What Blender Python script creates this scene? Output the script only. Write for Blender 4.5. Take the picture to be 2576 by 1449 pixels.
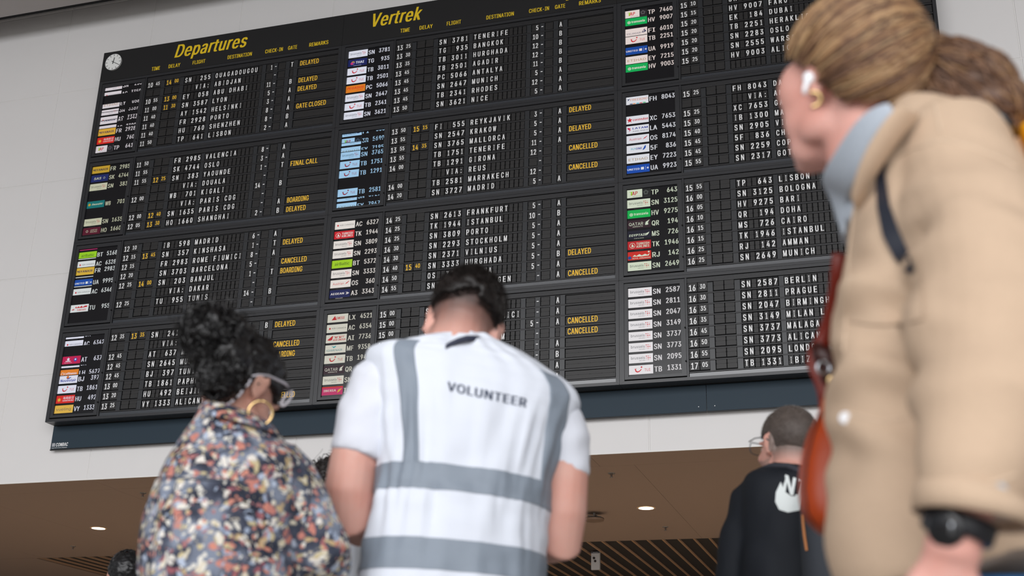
import bpy, bmesh, math, random, os
import numpy as np
from mathutils import Vector, Matrix, noise
from mathutils.bvhtree import BVHTree

for o in list(bpy.data.objects):
    bpy.data.objects.remove(o)
sc = bpy.context.scene
COL = sc.collection
random.seed(7)
ZS = 6.88            # height of the board's first text row above the floor

# ------------------------------------------------------------------ camera
F_PX = 3190.54
cam = bpy.data.cameras.new('camera')
cam.sensor_width = 36.0
cam.lens = 36.0 * F_PX / 2576.0
cam.clip_end = 200
cam_o = bpy.data.objects.new('camera', cam)
COL.objects.link(cam_o)
CR = np.array([[0.95533434, -0.28286364, 0.08558302],
               [0.29461711, 0.88887289, -0.35086428],
               [0.02317432, 0.36040692, 0.93250727]])      # columns: right, forward, up
CC = np.array([6.65552605, -9.20086761, ZS - 6.1792015])
m = Matrix.Identity(4)
for r_ in range(3):
    m[r_][0] = CR[r_][0]; m[r_][1] = CR[r_][2]; m[r_][2] = -CR[r_][1]; m[r_][3] = CC[r_]
cam_o.matrix_world = m
cam.dof.use_dof = True
cam.dof.focus_distance = 10.3
cam.dof.aperture_fstop = 3.6
sc.camera = cam_o

# ------------------------------------------------------------------ light
world = bpy.data.worlds.new('world')
sc.world = world
world.use_nodes = True
world.node_tree.nodes['Background'].inputs[0].default_value = (0.93, 0.96, 1.0, 1)
world.node_tree.nodes['Background'].inputs[1].default_value = 0.42


def area(name, loc, target, sx, sy, power, color):
    l = bpy.data.lights.new(name, 'AREA')
    l.shape = 'RECTANGLE'; l.size = sx; l.size_y = sy; l.energy = power; l.color = color
    o = bpy.data.objects.new(name, l)
    o.location = loc
    o.rotation_euler = (Vector(target) - Vector(loc)).to_track_quat('-Z', 'Y').to_euler()
    COL.objects.link(o)
    return o


area('window_light', (8, -27, 7.4), (6, 0, 6.4), 40, 12.5, 7400, (0.985, 0.985, 1.0))
area('ceiling_light', (6, -9.5, 8.0), (6, -9.5, 0), 12, 5, 260, (1.0, 0.98, 0.95))
sc.view_settings.view_transform = 'Standard'
sc.view_settings.look = 'None'
sc.view_settings.gamma = 1.0
sc.view_settings.use_curve_mapping = False
sc.view_settings.exposure = 0.0


# ------------------------------------------------------------------ helpers
def lin(c):
    return c / 12.92 if c <= 0.04045 else ((c + 0.055) / 1.055) ** 2.4


def rgb(h):
    return tuple(lin(int(h[i:i + 2], 16) / 255.0) for i in (0, 2, 4))


MATS = {}


def mat(name, color=(0.5, 0.5, 0.5), rough=0.6, metal=0.0, spec=0.5, emit=None, es=1.0, sss=0.0, grain=0.0, gscale=60, bump=0.0, bscale=200, objcol=False):
    if name in MATS:
        return MATS[name]
    if isinstance(color, str):
        color = rgb(color)
    mt = bpy.data.materials.new(name)
    mt.use_nodes = True
    nt = mt.node_tree; N = nt.nodes; L = nt.links
    b = N['Principled BSDF']
    b.inputs['Base Color'].default_value = (*color, 1)
    b.inputs['Roughness'].default_value = rough
    b.inputs['Metallic'].default_value = metal
    b.inputs['Specular IOR Level'].default_value = spec
    if sss:
        b.inputs['Subsurface Weight'].default_value = sss
        b.inputs['Subsurface Scale'].default_value = 0.006
        b.inputs['Subsurface Radius'].default_value = (1, 0.4, 0.2)
    if emit is not None:
        if isinstance(emit, str):
            emit = rgb(emit)
        b.inputs['Emission Color'].default_value = (*emit, 1)
        b.inputs['Emission Strength'].default_value = es
        if objcol:
            oi = N.new('ShaderNodeObjectInfo'); mx = N.new('ShaderNodeMix'); mx.data_type = 'RGBA'; mx.blend_type = 'MULTIPLY'
            mx.inputs[0].default_value = 1.0
            mx.inputs[6].default_value = (*emit, 1)
            L.new(oi.outputs['Color'], mx.inputs[7]); L.new(mx.outputs[2], b.inputs['Emission Color'])
    if grain or bump:
        tc = N.new('ShaderNodeTexCoord')
        if grain:
            nz = N.new('ShaderNodeTexNoise'); nz.inputs['Scale'].default_value = gscale; nz.inputs['Detail'].default_value = 5
            mr = N.new('ShaderNodeMapRange'); mr.inputs[3].default_value = 1 - grain; mr.inputs[4].default_value = 1 + grain
            mx = N.new('ShaderNodeMix'); mx.data_type = 'RGBA'; mx.blend_type = 'MULTIPLY'; mx.inputs[0].default_value = 1
            mx.inputs[6].default_value = (*color, 1)
            L.new(tc.outputs['Object'], nz.inputs['Vector']); L.new(nz.outputs['Fac'], mr.inputs[0])
            L.new(mr.outputs[0], mx.inputs[7]); L.new(mx.outputs[2], b.inputs['Base Color'])
        if bump:
            nb = N.new('ShaderNodeTexNoise'); nb.inputs['Scale'].default_value = bscale; nb.inputs['Detail'].default_value = 4
            bp = N.new('ShaderNodeBump'); bp.inputs['Strength'].default_value = bump; bp.inputs['Distance'].default_value = 0.004
            L.new(tc.outputs['Object'], nb.inputs['Vector']); L.new(nb.outputs['Fac'], bp.inputs['Height']); L.new(bp.outputs[0], b.inputs['Normal'])
    MATS[name] = mt
    return mt


def tag(o, label=None, cat=None, group=None, kind=None):
    if label: o['label'] = label
    if cat: o['category'] = cat
    if group: o['group'] = group
    if kind: o['kind'] = kind
    return o


def empty(name, loc=(0, 0, 0), label=None, cat=None, group=None, kind=None, parent=None):
    o = bpy.data.objects.new(name, None)
    o.empty_display_size = 0.1
    o.location = loc
    COL.objects.link(o)
    if parent: o.parent = parent
    return tag(o, label, cat, group, kind)


def link(name, me, parent=None, loc=(0, 0, 0)):
    o = bpy.data.objects.new(name, me)
    o.location = loc
    COL.objects.link(o)
    if parent is not None:
        o.parent = parent
    return o


class MB:
    """collects geometry for ONE mesh"""
    def __init__(s):
        s.v = []; s.f = []; s.mi = []; s.mats = []

    def m(s, mt):
        if mt not in s.mats: s.mats.append(mt)
        return s.mats.index(mt)

    def add(s, vs, fs, mt):
        k = len(s.v); i = s.m(mt)
        s.v += [tuple(p) for p in vs]
        s.f += [tuple(a + k for a in f) for f in fs]
        s.mi += [i] * len(fs)
        return s

    def box(s, x0, x1, y0, y1, z0, z1, mt):
        vs = [(x, y, z) for x in (x0, x1) for y in (y0, y1) for z in (z0, z1)]
        return s.add(vs, [(0, 1, 3, 2), (4, 6, 7, 5), (0, 4, 5, 1), (2, 3, 7, 6), (0, 2, 6, 4), (1, 5, 7, 3)], mt)

    def obox(s, c, ax, ay, az, mt):
        c = Vector(c); ax = Vector(ax); ay = Vector(ay); az = Vector(az)
        vs = [c + ax * i + ay * j + az * k for i in (-1, 1) for j in (-1, 1) for k in (-1, 1)]
        return s.add(vs, [(0, 1, 3, 2), (4, 6, 7, 5), (0, 4, 5, 1), (2, 3, 7, 6), (0, 2, 6, 4), (1, 5, 7, 3)], mt)

    def tube(s, pts, rad, mt, n=8, caps=True, flat=1.0):
        pts = [Vector(p) for p in pts]
        if not hasattr(rad, '__len__'): rad = [rad] * len(pts)
        vs = []; fs = []
        up = Vector((0.13, 0.21, 1)).normalized()
        prev = None
        for i, p in enumerate(pts):
            t = (pts[min(i + 1, len(pts) - 1)] - pts[max(i - 1, 0)])
            if t.length < 1e-9: t = Vector((0, 0, 1))
            t.normalize()
            a = (prev if prev is not None else up).cross(t) if prev is None else prev - t * prev.dot(t)
            if a.length < 1e-6: a = Vector((1, 0, 0)) - t * t.x
            a.normalize(); prev = a
            b = t.cross(a)
            for k in range(n):
                w = 2 * math.pi * k / n
                vs.append(p + a * (math.cos(w) * rad[i]) + b * (math.sin(w) * rad[i] * flat))
        for i in range(len(pts) - 1):
            for k in range(n):
                fs.append((i * n + k, i * n + (k + 1) % n, (i + 1) * n + (k + 1) % n, (i + 1) * n + k))
        if caps:
            fs.append(tuple(range(n - 1, -1, -1))); fs.append(tuple((len(pts) - 1) * n + k for k in range(n)))
        return s.add(vs, fs, mt)

    def ell(s, c, r, mt, M=None, nu=16, nv=10):
        if not hasattr(r, '__len__'): r = (r, r, r)
        c = Vector(c); vs = []; fs = []
        for j in range(nv + 1):
            ph = math.pi * j / nv
            for i in range(nu):
                th = 2 * math.pi * i / nu
                p = Vector((r[0] * math.sin(ph) * math.cos(th), r[1] * math.sin(ph) * math.sin(th), r[2] * math.cos(ph)))
                vs.append(c + (M @ p if M is not None else p))
        for j in range(nv):
            for i in range(nu):
                fs.append((j * nu + i, (j + 1) * nu + i, (j + 1) * nu + (i + 1) % nu, j * nu + (i + 1) % nu))
        return s.add(vs, fs, mt)

    def torus(s, c, axis, R, r, mt, nu=28, nv=8, flat=1.0, arc=(0, 1)):
        q = Vector(axis).to_track_quat('Z', 'X').to_matrix()
        n = nu
        pts = [Vector(c) + q @ Vector((R * math.cos(2 * math.pi * (arc[0] + (arc[1] - arc[0]) * i / n)), R * flat * math.sin(2 * math.pi * (arc[0] + (arc[1] - arc[0]) * i / n)), 0)) for i in range(n + 1)]
        return s.tube(pts, r, mt, n=nv)

    def text(s, geo, y, mt, x=0, z=0):
        vs, fs = geo
        return s.add([(x + a, y, z + b) for a, b in vs], fs, mt)

    def mesh(s, name, smooth=False):
        me = bpy.data.meshes.new(name)
        me.from_pydata(s.v, [], s.f)
        for mt in s.mats: me.materials.append(mt)
        me.polygons.foreach_set('material_index', s.mi)
        if smooth: me.polygons.foreach_set('use_smooth', [True] * len(me.polygons))
        me.update()
        return me

    def build(s, name, parent=None, loc=(0, 0, 0), smooth=False):
        return link(name, s.mesh(name, smooth), parent, loc)


# ------------------------------------------------------------------ glyphs
CHARS = "ABCDEFGHIJKLMNOPQRSTUVWXYZabcdefghijklmnopqrstuvwxyz0123456789-:é"


def contours_of(vs, es):
    nb = {}
    for a, b in es:
        nb.setdefault(a, []).append(b); nb.setdefault(b, []).append(a)
    seen = set(); out = []
    for st in range(len(vs)):
        if st in seen or st not in nb: continue
        loop = [st]; seen.add(st)
        cur = st
        nxt = st + 1 if st + 1 in nb[st] else nb[st][0]
        while nxt not in seen:
            loop.append(nxt); seen.add(nxt)
            cand = [q for q in nb[nxt] if q not in seen]
            if not cand: break
            nxt = cand[0]
        if len(loop) > 2: out.append([vs[i] for i in loop])
    return out


def wind(px, py, loop):
    w = 0; n = len(loop)
    for i in range(n):
        x0, y0 = loop[i]; x1, y1 = loop[(i + 1) % n]
        if y0 <= py:
            if y1 > py and (x1 - x0) * (py - y0) - (px - x0) * (y1 - y0) > 0: w += 1
        elif y1 <= py and (x1 - x0) * (py - y0) - (px - x0) * (y1 - y0) < 0: w -= 1
    return w


def fill_glyph(sets):
    """sets: list of glyph copies, each a list of contours; returns the union filled with triangles"""
    from mathutils.geometry import delaunay_2d_cdt
    V = []; Ed = []
    for cs in sets:
        for loop in cs:
            k = len(V); n = len(loop)
            V += [Vector(p) for p in loop]
            Ed += [(k + i, k + (i + 1) % n) for i in range(n)]
    v, e, f, _, _, _ = delaunay_2d_cdt(V, Ed, [], 0, 1e-5)
    keep = []
    for t in f:
        cx = sum(v[i].x for i in t) / 3; cy = sum(v[i].y for i in t) / 3
        for cs in sets:
            if sum(wind(cx, cy, l) for l in cs) != 0:
                keep.append(tuple(t)); break
    return [(p.x, p.y) for p in v], keep


def load_glyphs():
    fd = bpy.utils.system_resource('DATAFILES', path='fonts') or ''
    font = None
    try:
        font = bpy.data.fonts.load(os.path.join(fd, 'Inter.woff2'))
    except Exception:
        font = None
    G = {}
    tmp = []
    jobs = [c for c in CHARS] + ['海南航空']
    for c in jobs:
        for body in (c, c + c):
            cu = bpy.data.curves.new('tmp_text', 'FONT')
            if font and ord(c[0]) < 500: cu.font = font
            cu.body = body; cu.resolution_u = 2
            if len(c) == 1: cu.fill_mode = 'NONE'
            ob = bpy.data.objects.new('tmp_text', cu)
            COL.objects.link(ob); tmp.append(ob)
    dg = bpy.context.evaluated_depsgraph_get(); dg.update()
    res = []
    for ob in tmp:
        me = ob.evaluated_get(dg).to_mesh()
        res.append(([(v.co.x, v.co.y) for v in me.vertices], [tuple(p.vertices) for p in me.polygons], [tuple(e.vertices) for e in me.edges]))
        ob.evaluated_get(dg).to_mesh_clear()
    for ob in tmp:
        cu = ob.data
        bpy.data.objects.remove(ob); bpy.data.curves.remove(cu)
    G[('海南航空', False)] = (res[-2][0], res[-2][1], 0)
    cap = max(b for a, b in res[2 * CHARS.index('H')][0])
    for k, c in enumerate(CHARS):
        v1, _, e1 = res[2 * k]; v2 = res[2 * k + 1][0]
        adv = (max(a for a, b in v2) - min(a for a, b in v2) - max(a for a, b in v1) + min(a for a, b in v1)) / cap
        cs = contours_of([(a / cap, b / cap) for a, b in v1], e1)
        vs, fs = fill_glyph([cs])
        G[(c, False)] = (vs, fs, adv)
        sets = []
        for dx in ((-.045, .045) if c == '-' else (-.058, 0, .058)):
            sets.append([[(a + dx, 0.5 + (b - 0.5) * 0.985) for a, b in l] for l in cs])
        vs, fs = fill_glyph(sets)
        G[(c, True)] = (vs, fs, adv + 0.10)
    return G


G = load_glyphs()


def text_geo(s, h=1.0, width=None, bold=False, slant=0.0, align='l', spread=1.0):
    """flat text: cap height h, baseline z=0; fitted to width when given"""
    vs = []; fs = []; x = 0
    for c in s:
        if c == ' ': x += 0.36 * spread; continue
        g = G.get((c, bold))
        if not g: continue
        k = len(vs)
        vs += [(a + x, b) for a, b in g[0]]
        fs += [tuple(i + k for i in f) for f in g[1]]
        x += g[2] * spread
    if not vs: return ([], [])
    x0 = min(a for a, b in vs); x1 = max(a for a, b in vs)
    sx = h if width is None else width / max(x1 - x0, 1e-6)
    W = (x1 - x0) * sx
    ox = {'l': 0, 'c': -W / 2, 'r': -W}[align]
    return ([((a - x0) * sx + ox + b * h * slant, b * h) for a, b in vs], fs)


# ------------------------------------------------------------------ materials
M_frame = mat('charcoal_frame', '27282b', 0.32, spec=0.5, grain=0.05, gscale=30)
M_plate = mat('charcoal_plate', '262628', 0.42, spec=0.45, grain=0.06, gscale=25)
M_plate2 = mat('grey_spacer', '282a2d', 0.32, spec=0.5, grain=0.08, gscale=9)
M_flap = mat('flap_black', '201f1f', 0.45, spec=0.4)
M_gap = mat('gap_black', '151516', 0.8, spec=0.2)
M_ledge = mat('ledge_grey', '2c3036', 0.22, spec=0.9)
M_white = mat('flap_white', 'e6e6e6', 0.6)
M_yel = mat('flap_yellow', 'f0bd2c', 0.6)
M_head = mat('header_black', '1b1b1c', 0.5, spec=0.3, grain=0.05, gscale=20)
M_hyel = mat('header_yellow', 'dcba0c', 0.55)
M_glass = mat('screen_glass', '17171a', 0.2, spec=0.35)


def emi(name, c, s=1.0):
    return mat('screen_' + name, (0.01, 0.01, 0.01), 0.3, spec=0.2, emit=c, es=s, objcol=True)


E_text = emi('text', 'e8e8e8', 0.85)
PAL = {'w': 'f4f4f4', 'k': '1d1d22', 'r': 'd81e2c', 'dr': '8c1a2a', 'b': '1c2e8c', 'navy': '141f5c', 'ub': '0a4fb4', 'y': 'f0c040',
       'g': '00c060', 'lg': 'a8e020', 'o': 'f58a1e', 'gr': '55565c', 'teal': '0d8aa0', 'p': '6a1038', 'q': '35182a', 'eb': '161430',
       'mg': 'd01850', 'gold': 'b08a4a', 'ib': 'd8307c', 'red2': 'e8281e', 'pur': '5a3aa0', 'sky': '2fb4c8', 'nb': '2c3ca0', 'saf': 'e07828', 'vg': 'f2c24a'}


def E(c): return emi(c, PAL[c], 0.85)


# ------------------------------------------------------------------ airline tiles
TW, TH = 0.189, 0.072
# elements: ('t',text,x,z,h,width,colour,bold,slant) ('b',x0,x1,z0,z1,colour) ('d',x,z,r,colour) ('p',[(x,z)..],colour) in tile units (w=1,h=1)
STAR = [('t', 'STAR ALLIANCE', .30, -.17, .09, .38, 'gr', 0, 0)]
DOTS = [('d', .73 + .075 * i, .70 - .2 * j, [.010, .016, .022, .016, .025, .019, .010, .022, .011][i * 3 + (2 - j)], 'r') for i in range(3) for j in range(3)]


def star_pts(cx, cz, r, r2=.45, n=5):
    return [(cx + (r if k % 2 == 0 else r * r2) * math.sin(math.pi * k / n) * TH / TW, cz + (r if k % 2 == 0 else r * r2) * math.cos(math.pi * k / n)) for k in range(2 * n)]


UNI = [('t', 'UNITED', .02, .36, .24, .54, 'w', 1, 0), ('b', .62, .75, .34, .66, 'w'), ('b', .815, .822, .25, .75, 'w'), ('p', star_pts(.92, .5, .16), 'w')]
TILES = {
    'SN': ('w', [('t', 'brussels', .09, .42, .30, .58, 'gr', 0, 0), ('t', 'AIRLINES', .42, .20, .10, .26, 'gr', 0, 0)] + DOTS + STAR),
    'TB': ('w', [('p', [(.20, .62), (.34, .66), (.30, .62), (.29, .48), (.34, .34), (.41, .36), (.46, .46), (.50, .58), (.53, .58), (.49, .40), (.42, .24), (.33, .20), (.26, .34), (.25, .50), (.25, .58)], 'r'), ('d', .52, .78, .035, 'r'), ('t', 'TUI', .64, .30, .30, .24, 'r', 0, 0)]),
    'TG': ('navy', [('t', 'THAI', .40, .34, .36, .44, 'w', 1, 0), ('d', .26, .50, .10, 'gold'), ('d', .20, .42, .07, 'ib'), ('d', .31, .40, .05, 'pur'), ('t', 'STAR ALLIANCE', .3, .02, .08, .4, 'w', 0, 0)]),
    'PC': ('o', [('t', 'PEGASUS', .05, .45, .34, .86, 'red2', 1, .25), ('t', 'AIRLINES', .55, .18, .16, .34, 'red2', 0, .2)]),
    'AC': ('w', [('p', star_pts(.15, .5, .16, .55, 7), 'r'), ('t', 'AIR CANADA', .24, .42, .18, .70, 'gr', 0, 0)] + STAR),
    'TK': ('r', [('d', .20, .48, .125, 'w'), ('d', .20, .48, .108, 'r'), ('p', [(.15, .30), (.24, .50), (.20, .68), (.16, .52), (.27, .36), (.22, .32)], 'w'), ('t', 'TURKISH', .37, .52, .28, .56, 'w', 1, 0), ('t', 'AIRLINES', .37, .18, .28, .56, 'w', 1, 0)] + STAR),
    'BT': ('lg', [('t', 'airBaltic', .14, .34, .36, .72, 'k', 0, 0)]),
    'OS': ('w', [('t', 'Austrian', .12, .36, .30, .54, 'r', 0, 0), ('p', [(.72, .34), (.88, .74), (.94, .74), (.78, .56), (.86, .56), (.84, .50), (.76, .46)], 'r')] + STAR),
    'A3': ('navy', [('t', 'AEGEAN', .05, .38, .26, .66, 'w', 1, 0), ('p', [(.78, .30), (.84, .50), (.78, .70), (.90, .50)], 'w'), ('p', [(.84, .30), (.90, .50), (.84, .70), (.96, .50)], 'w'), ('t', 'STAR ALLIANCE', .3, -.12, .09, .36, 'w', 0, 0)]),
    'LX': ('w', [('p', [(.20, .28), (.36, .80), (.44, .28)], 'r'), ('t', 'SWISS', .42, .34, .32, .40, 'r', 1, .1)] + STAR),
    'AI': ('w', [('p', [(.06, .36), (.30, .84), (.34, .84), (.30, .36), (.20, .28)], 'r'), ('t', 'AIR INDIA', .34, .22, .24, .60, 'r', 1, .25), ('b', .38, .90, .74, .78, 'r'), ('p', [(.42, .58), (.46, .74), (.50, .60), (.54, .74), (.56, .60), (.50, .54)], 'r'), ('p', [(.62, .56), (.66, .74), (.72, .60), (.74, .74), (.76, .58), (.68, .54)], 'r'), ('b', .82, .84, .56, .74, 'r')]),
    'MF': ('w', [('p', [(.28, .88), (.42, .78), (.52, .90), (.50, .74), (.40, .60), (.36, .74)], 'sky'), ('t', 'XIAMENAIR', .05, .22, .24, .78, 'teal', 0, 0)]),
    'QR': ('q', [('t', 'QATAR', .06, .36, .36, .62, 'w', 0, 0), ('t', 'AIRWAYS', .22, .14, .14, .44, 'w', 0, 0), ('d', .83, .50, .10, 'gr'), ('p', [(.76, .32), (.80, .70), (.96, .92), (.88, .60), (.90, .34)], 'w')]),
    'IB': ('ib', [('t', 'IBERIA', .08, .40, .26, .60, 'w', 1, 0), ('p', [(.74, .22), (.86, .40), (.96, .76), (.80, .62), (.76, .44)], 'y'), ('b', 0, 1, .86, 1, 'red2')]),
    'FR': ('y', [('t', 'RYANAIR', .13, .34, .30, .78, 'navy', 1, 0), ('p', [(.04, .62), (.12, .60), (.10, .40), (.07, .40)], 'navy')]),
    'SK': ('b', [('t', 'SAS', .16, .32, .34, .42, 'w', 1, .15), ('d', .76, .50, .055, 'w'), ('d', .76, .50, .04, 'b')]),
    'WB': ('teal', [('p', star_pts(.14, .52, .24, .6, 8), 'y'), ('t', 'RwandAir', .28, .40, .26, .62, 'w', 1, .3)]),
    'HO': ('p', [('d', .24, .5, .065, 'w'), ('d', .24, .5, .045, 'p'), ('t', 'JUNEYAO', .42, .54, .18, .40, 'w', 0, 0), ('t', 'AIRLINES', .42, .28, .18, .40, 'w', 0, 0)]),
    'HU': ('red2', [('p', star_pts(.16, .45, .30, .5, 6), 'y'), ('c', '海南航空', .36, .46, .60, 'w'), ('t', 'HAINAN AIRLINES', .36, .24, .14, .60, 'w', 1, 0)]),
    'TP': ('w', [('t', 'T', .08, .30, .46, .20, 'lg', 1, .1), ('t', 'AP', .20, .30, .46, .24, 'r', 1, .1), ('b', .66, 1.0, 0, 1, 'k'), ('t', 'AIR PORTUGAL', .24, .08, .10, .38, 'gr', 0, 0), ('p', star_pts(.82, .52, .34, .75, 5), 'gr'), ('p', star_pts(.82, .52, .16, .55, 5), 'k')]),
    'TU': ('w', [('t', 'TUNISAIR', .36, .16, .24, .50, 'r', 1, 0), ('p', [(.05, .30), (.20, .55), (.16, .36), (.24, .46), (.20, .30)], 'r'), ('p', [(.24, .56), (.30, .80), (.34, .60), (.44, .78), (.50, .62), (.62, .82), (.66, .62), (.80, .80), (.94, .78), (.90, .60), (.60, .54)], 'r')]),
    'EY': ('w', [('t', 'ETIHAD', .08, .30, .30, .84, 'gold', 0, 0)]),
    'AY': ('w', [('t', 'FINNAIR', .08, .38, .30, .80, 'navy', 1, .15)]),
    'AT': ('mg', [('p', star_pts(.32, .62, .26, .5, 5), 'w'), ('b', .18, .46, .32, .42, 'w'), ('t', 'royal air maroc', .12, .14, .10, .42, 'w', 0, 0), ('d', .72, .52, .09, 'ub'), ('d', .72, .56, .045, 'w')]),
    'LH': ('o', [('d', .12, .46, .08, 'w'), ('d', .12, .46, .062, 'o'), ('t', 'Lufthansa', .24, .36, .28, .66, 'w', 1, 0)]),
    'BJ': ('w', [('t', 'Nouvelair', .06, .22, .34, .86, 'nb', 1, .12), ('d', .45, .80, .07, 'saf'), ('p', [(.36, .70), (.46, .62), (.58, .78), (.66, .80), (.56, .60), (.46, .52)], 'nb')]),
    'VY': ('vg', [('t', 'vueling', .08, .34, .34, .80, 'gr', 0, 0), ('d', .93, .84, .014, 'w')]),
    'HV': ('g', [('d', .17, .44, .075, 'w'), ('d', .17, .44, .05, 'g'), ('d', .17, .44, .028, 'w'), ('t', 'transavia', .28, .32, .32, .62, 'w', 1, 0)]),
    'FI': ('w', [('t', 'ICELANDAIR', .05, .20, .22, .66, 'navy', 0, 0), ('p', [(.74, .30), (.88, .80), (.90, .62), (.96, .44), (.86, .30)], 'navy'), ('p', [(.79, .36), (.87, .66), (.87, .42)], 'w')]),
    'UA': ('ub', UNI),
    'FH': ('w', [('t', 'FREEBIRD', .18, .46, .28, .78, 'saf', 0, .15), ('p', [(.02, .80), (.09, .62), (.04, .46), (.12, .58), (.18, .82), (.10, .70)], 'navy'), ('b', .16, .29, .02, .12, 'navy'), ('b', .30, .42, .02, .12, 'o'), ('b', .46, .58, .02, .12, 'sky'), ('b', .60, .73, .02, .12, 'r'), ('b', .75, .88, .02, .12, 'g')]),
    'XC': ('w', [('p', star_pts(.15, .48, .36, .42, 5), 'r'), ('t', 'corendon', .28, .34, .32, .68, 'r', 1, .2)]),
    'LA': ('w', [('t', 'LATAM', .27, .52, .24, .68, 'nb', 1, 0), ('t', 'AIRLINES', .27, .18, .16, .68, 'gr', 0, 0), ('p', [(.04, .80), (.20, .70), (.14, .56), (.20, .52), (.10, .20), (.14, .46), (.06, .58)], 'mg')]),
    '5F': ('w', [('t', 'FLY', .20, .40, .26, .20, 'sky', 1, 0), ('t', 'ONE', .41, .40, .26, .28, 'nb', 1, 0), ('p', [(.70, .28), (.80, .80), (.86, .86), (.84, .52), (.76, .30)], 'ub')]),
    'MS': ('eb', [('t', 'EGYPTAIR', .06, .30, .28, .74, 'w', 1, .2), ('p', [(.82, .30), (.80, .56), (.94, .72), (.90, .50)], 'w'), ('t', 'STAR ALLIANCE', .28, .0, .09, .42, 'w', 0, 0)]),
    'RJ': ('red2', [('t', 'ROYAL JORDANIAN', .20, .10, .18, .76, 'w', 0, 0), ('d', .08, .30, .075, 'ub'), ('p', [(.20, .42), (.30, .62), (.36, .46), (.50, .66), (.60, .48), (.74, .64), (.84, .50), (.94, .68), (.90, .40), (.56, .36)], 'w'), ('d', .90, .86, .04, 'w')]),
    'ST': ('w', []), 'SR': ('r', []),
}


def tile_mb(code):
    mb = MB()
    bg, els = TILES[code]
    mb.add([(0, 0, 0), (TW, 0, 0), (TW, 0, TH), (0, 0, TH)], [(0, 1, 2, 3)], E(bg))
    y = 0
    for e in els:
        y -= 0.0002
        if e[0] == 't':
            _, s, x, z, h, w, c, b, sl = e
            mb.text(text_geo(s, h * TH, w * TW, bool(b), sl), y, E(c), x * TW, z * TH)
        elif e[0] == 'c':
            v1, f1, _ = G[(e[1], False)]
            x0 = min(a for a, b in v1); x1 = max(a for a, b in v1); z0 = min(b for a, b in v1)
            k = e[4] * TW / (x1 - x0)
            mb.add([((a - x0) * k + e[2] * TW, y, (b - z0) * k + e[3] * TH) for a, b in v1], f1, E(e[5]))
        elif e[0] == 'b':
            _, x0, x1, z0, z1, c = e
            mb.add([(x0 * TW, y, z0 * TH), (x1 * TW, y, z0 * TH), (x1 * TW, y, z1 * TH), (x0 * TW, y, z1 * TH)], [(0, 1, 2, 3)], E(c))
        elif e[0] == 'd':
            _, x, z, r, c = e
            mb.add([(x * TW + r * TW * math.cos(a * math.pi / 8), y, z * TH + r * TW * math.sin(a * math.pi / 8)) for a in range(16)], [tuple(range(16))], E(c))
        elif e[0] == 'p':
            mb.add([(a * TW, y, b * TH) for a, b in e[1]], [tuple(range(len(e[1])))], E(e[2]))
    return mb


def clipped(me, lo, hi):
    bm = bmesh.new(); bm.from_mesh(me)
    for z, n in ((lo, (0, 0, -1)), (hi, (0, 0, 1))):
        bmesh.ops.bisect_plane(bm, geom=bm.verts[:] + bm.edges[:] + bm.faces[:], plane_co=(0, 0, z), plane_no=n, clear_outer=True)
    out = me.copy(); bm.to_mesh(out); bm.free()
    return out


TILE_ME = {}
NUM_ME = {}


def tile_mesh(c):
    if c not in TILE_ME: TILE_ME[c] = tile_mb(c).mesh('airline_tile')
    return TILE_ME[c]


def num_mesh(code, num):
    k = (code, num)
    if k not in NUM_ME:
        mb = MB()
        if code: mb.text(text_geo(code, 0.043, 0.060 if len(code) == 2 else 0.03, True), 0, E_text, 0, 0)
        if num: mb.text(text_geo(num, 0.043, 0.0275 * len(num), True, align='r'), 0, E_text, 0.212, 0.006)
        NUM_ME[k] = mb.mesh('flight_number' if num else 'airline_code')
    return NUM_ME[k]


# ------------------------------------------------------------------ flap meshes
FL = {}


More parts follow.
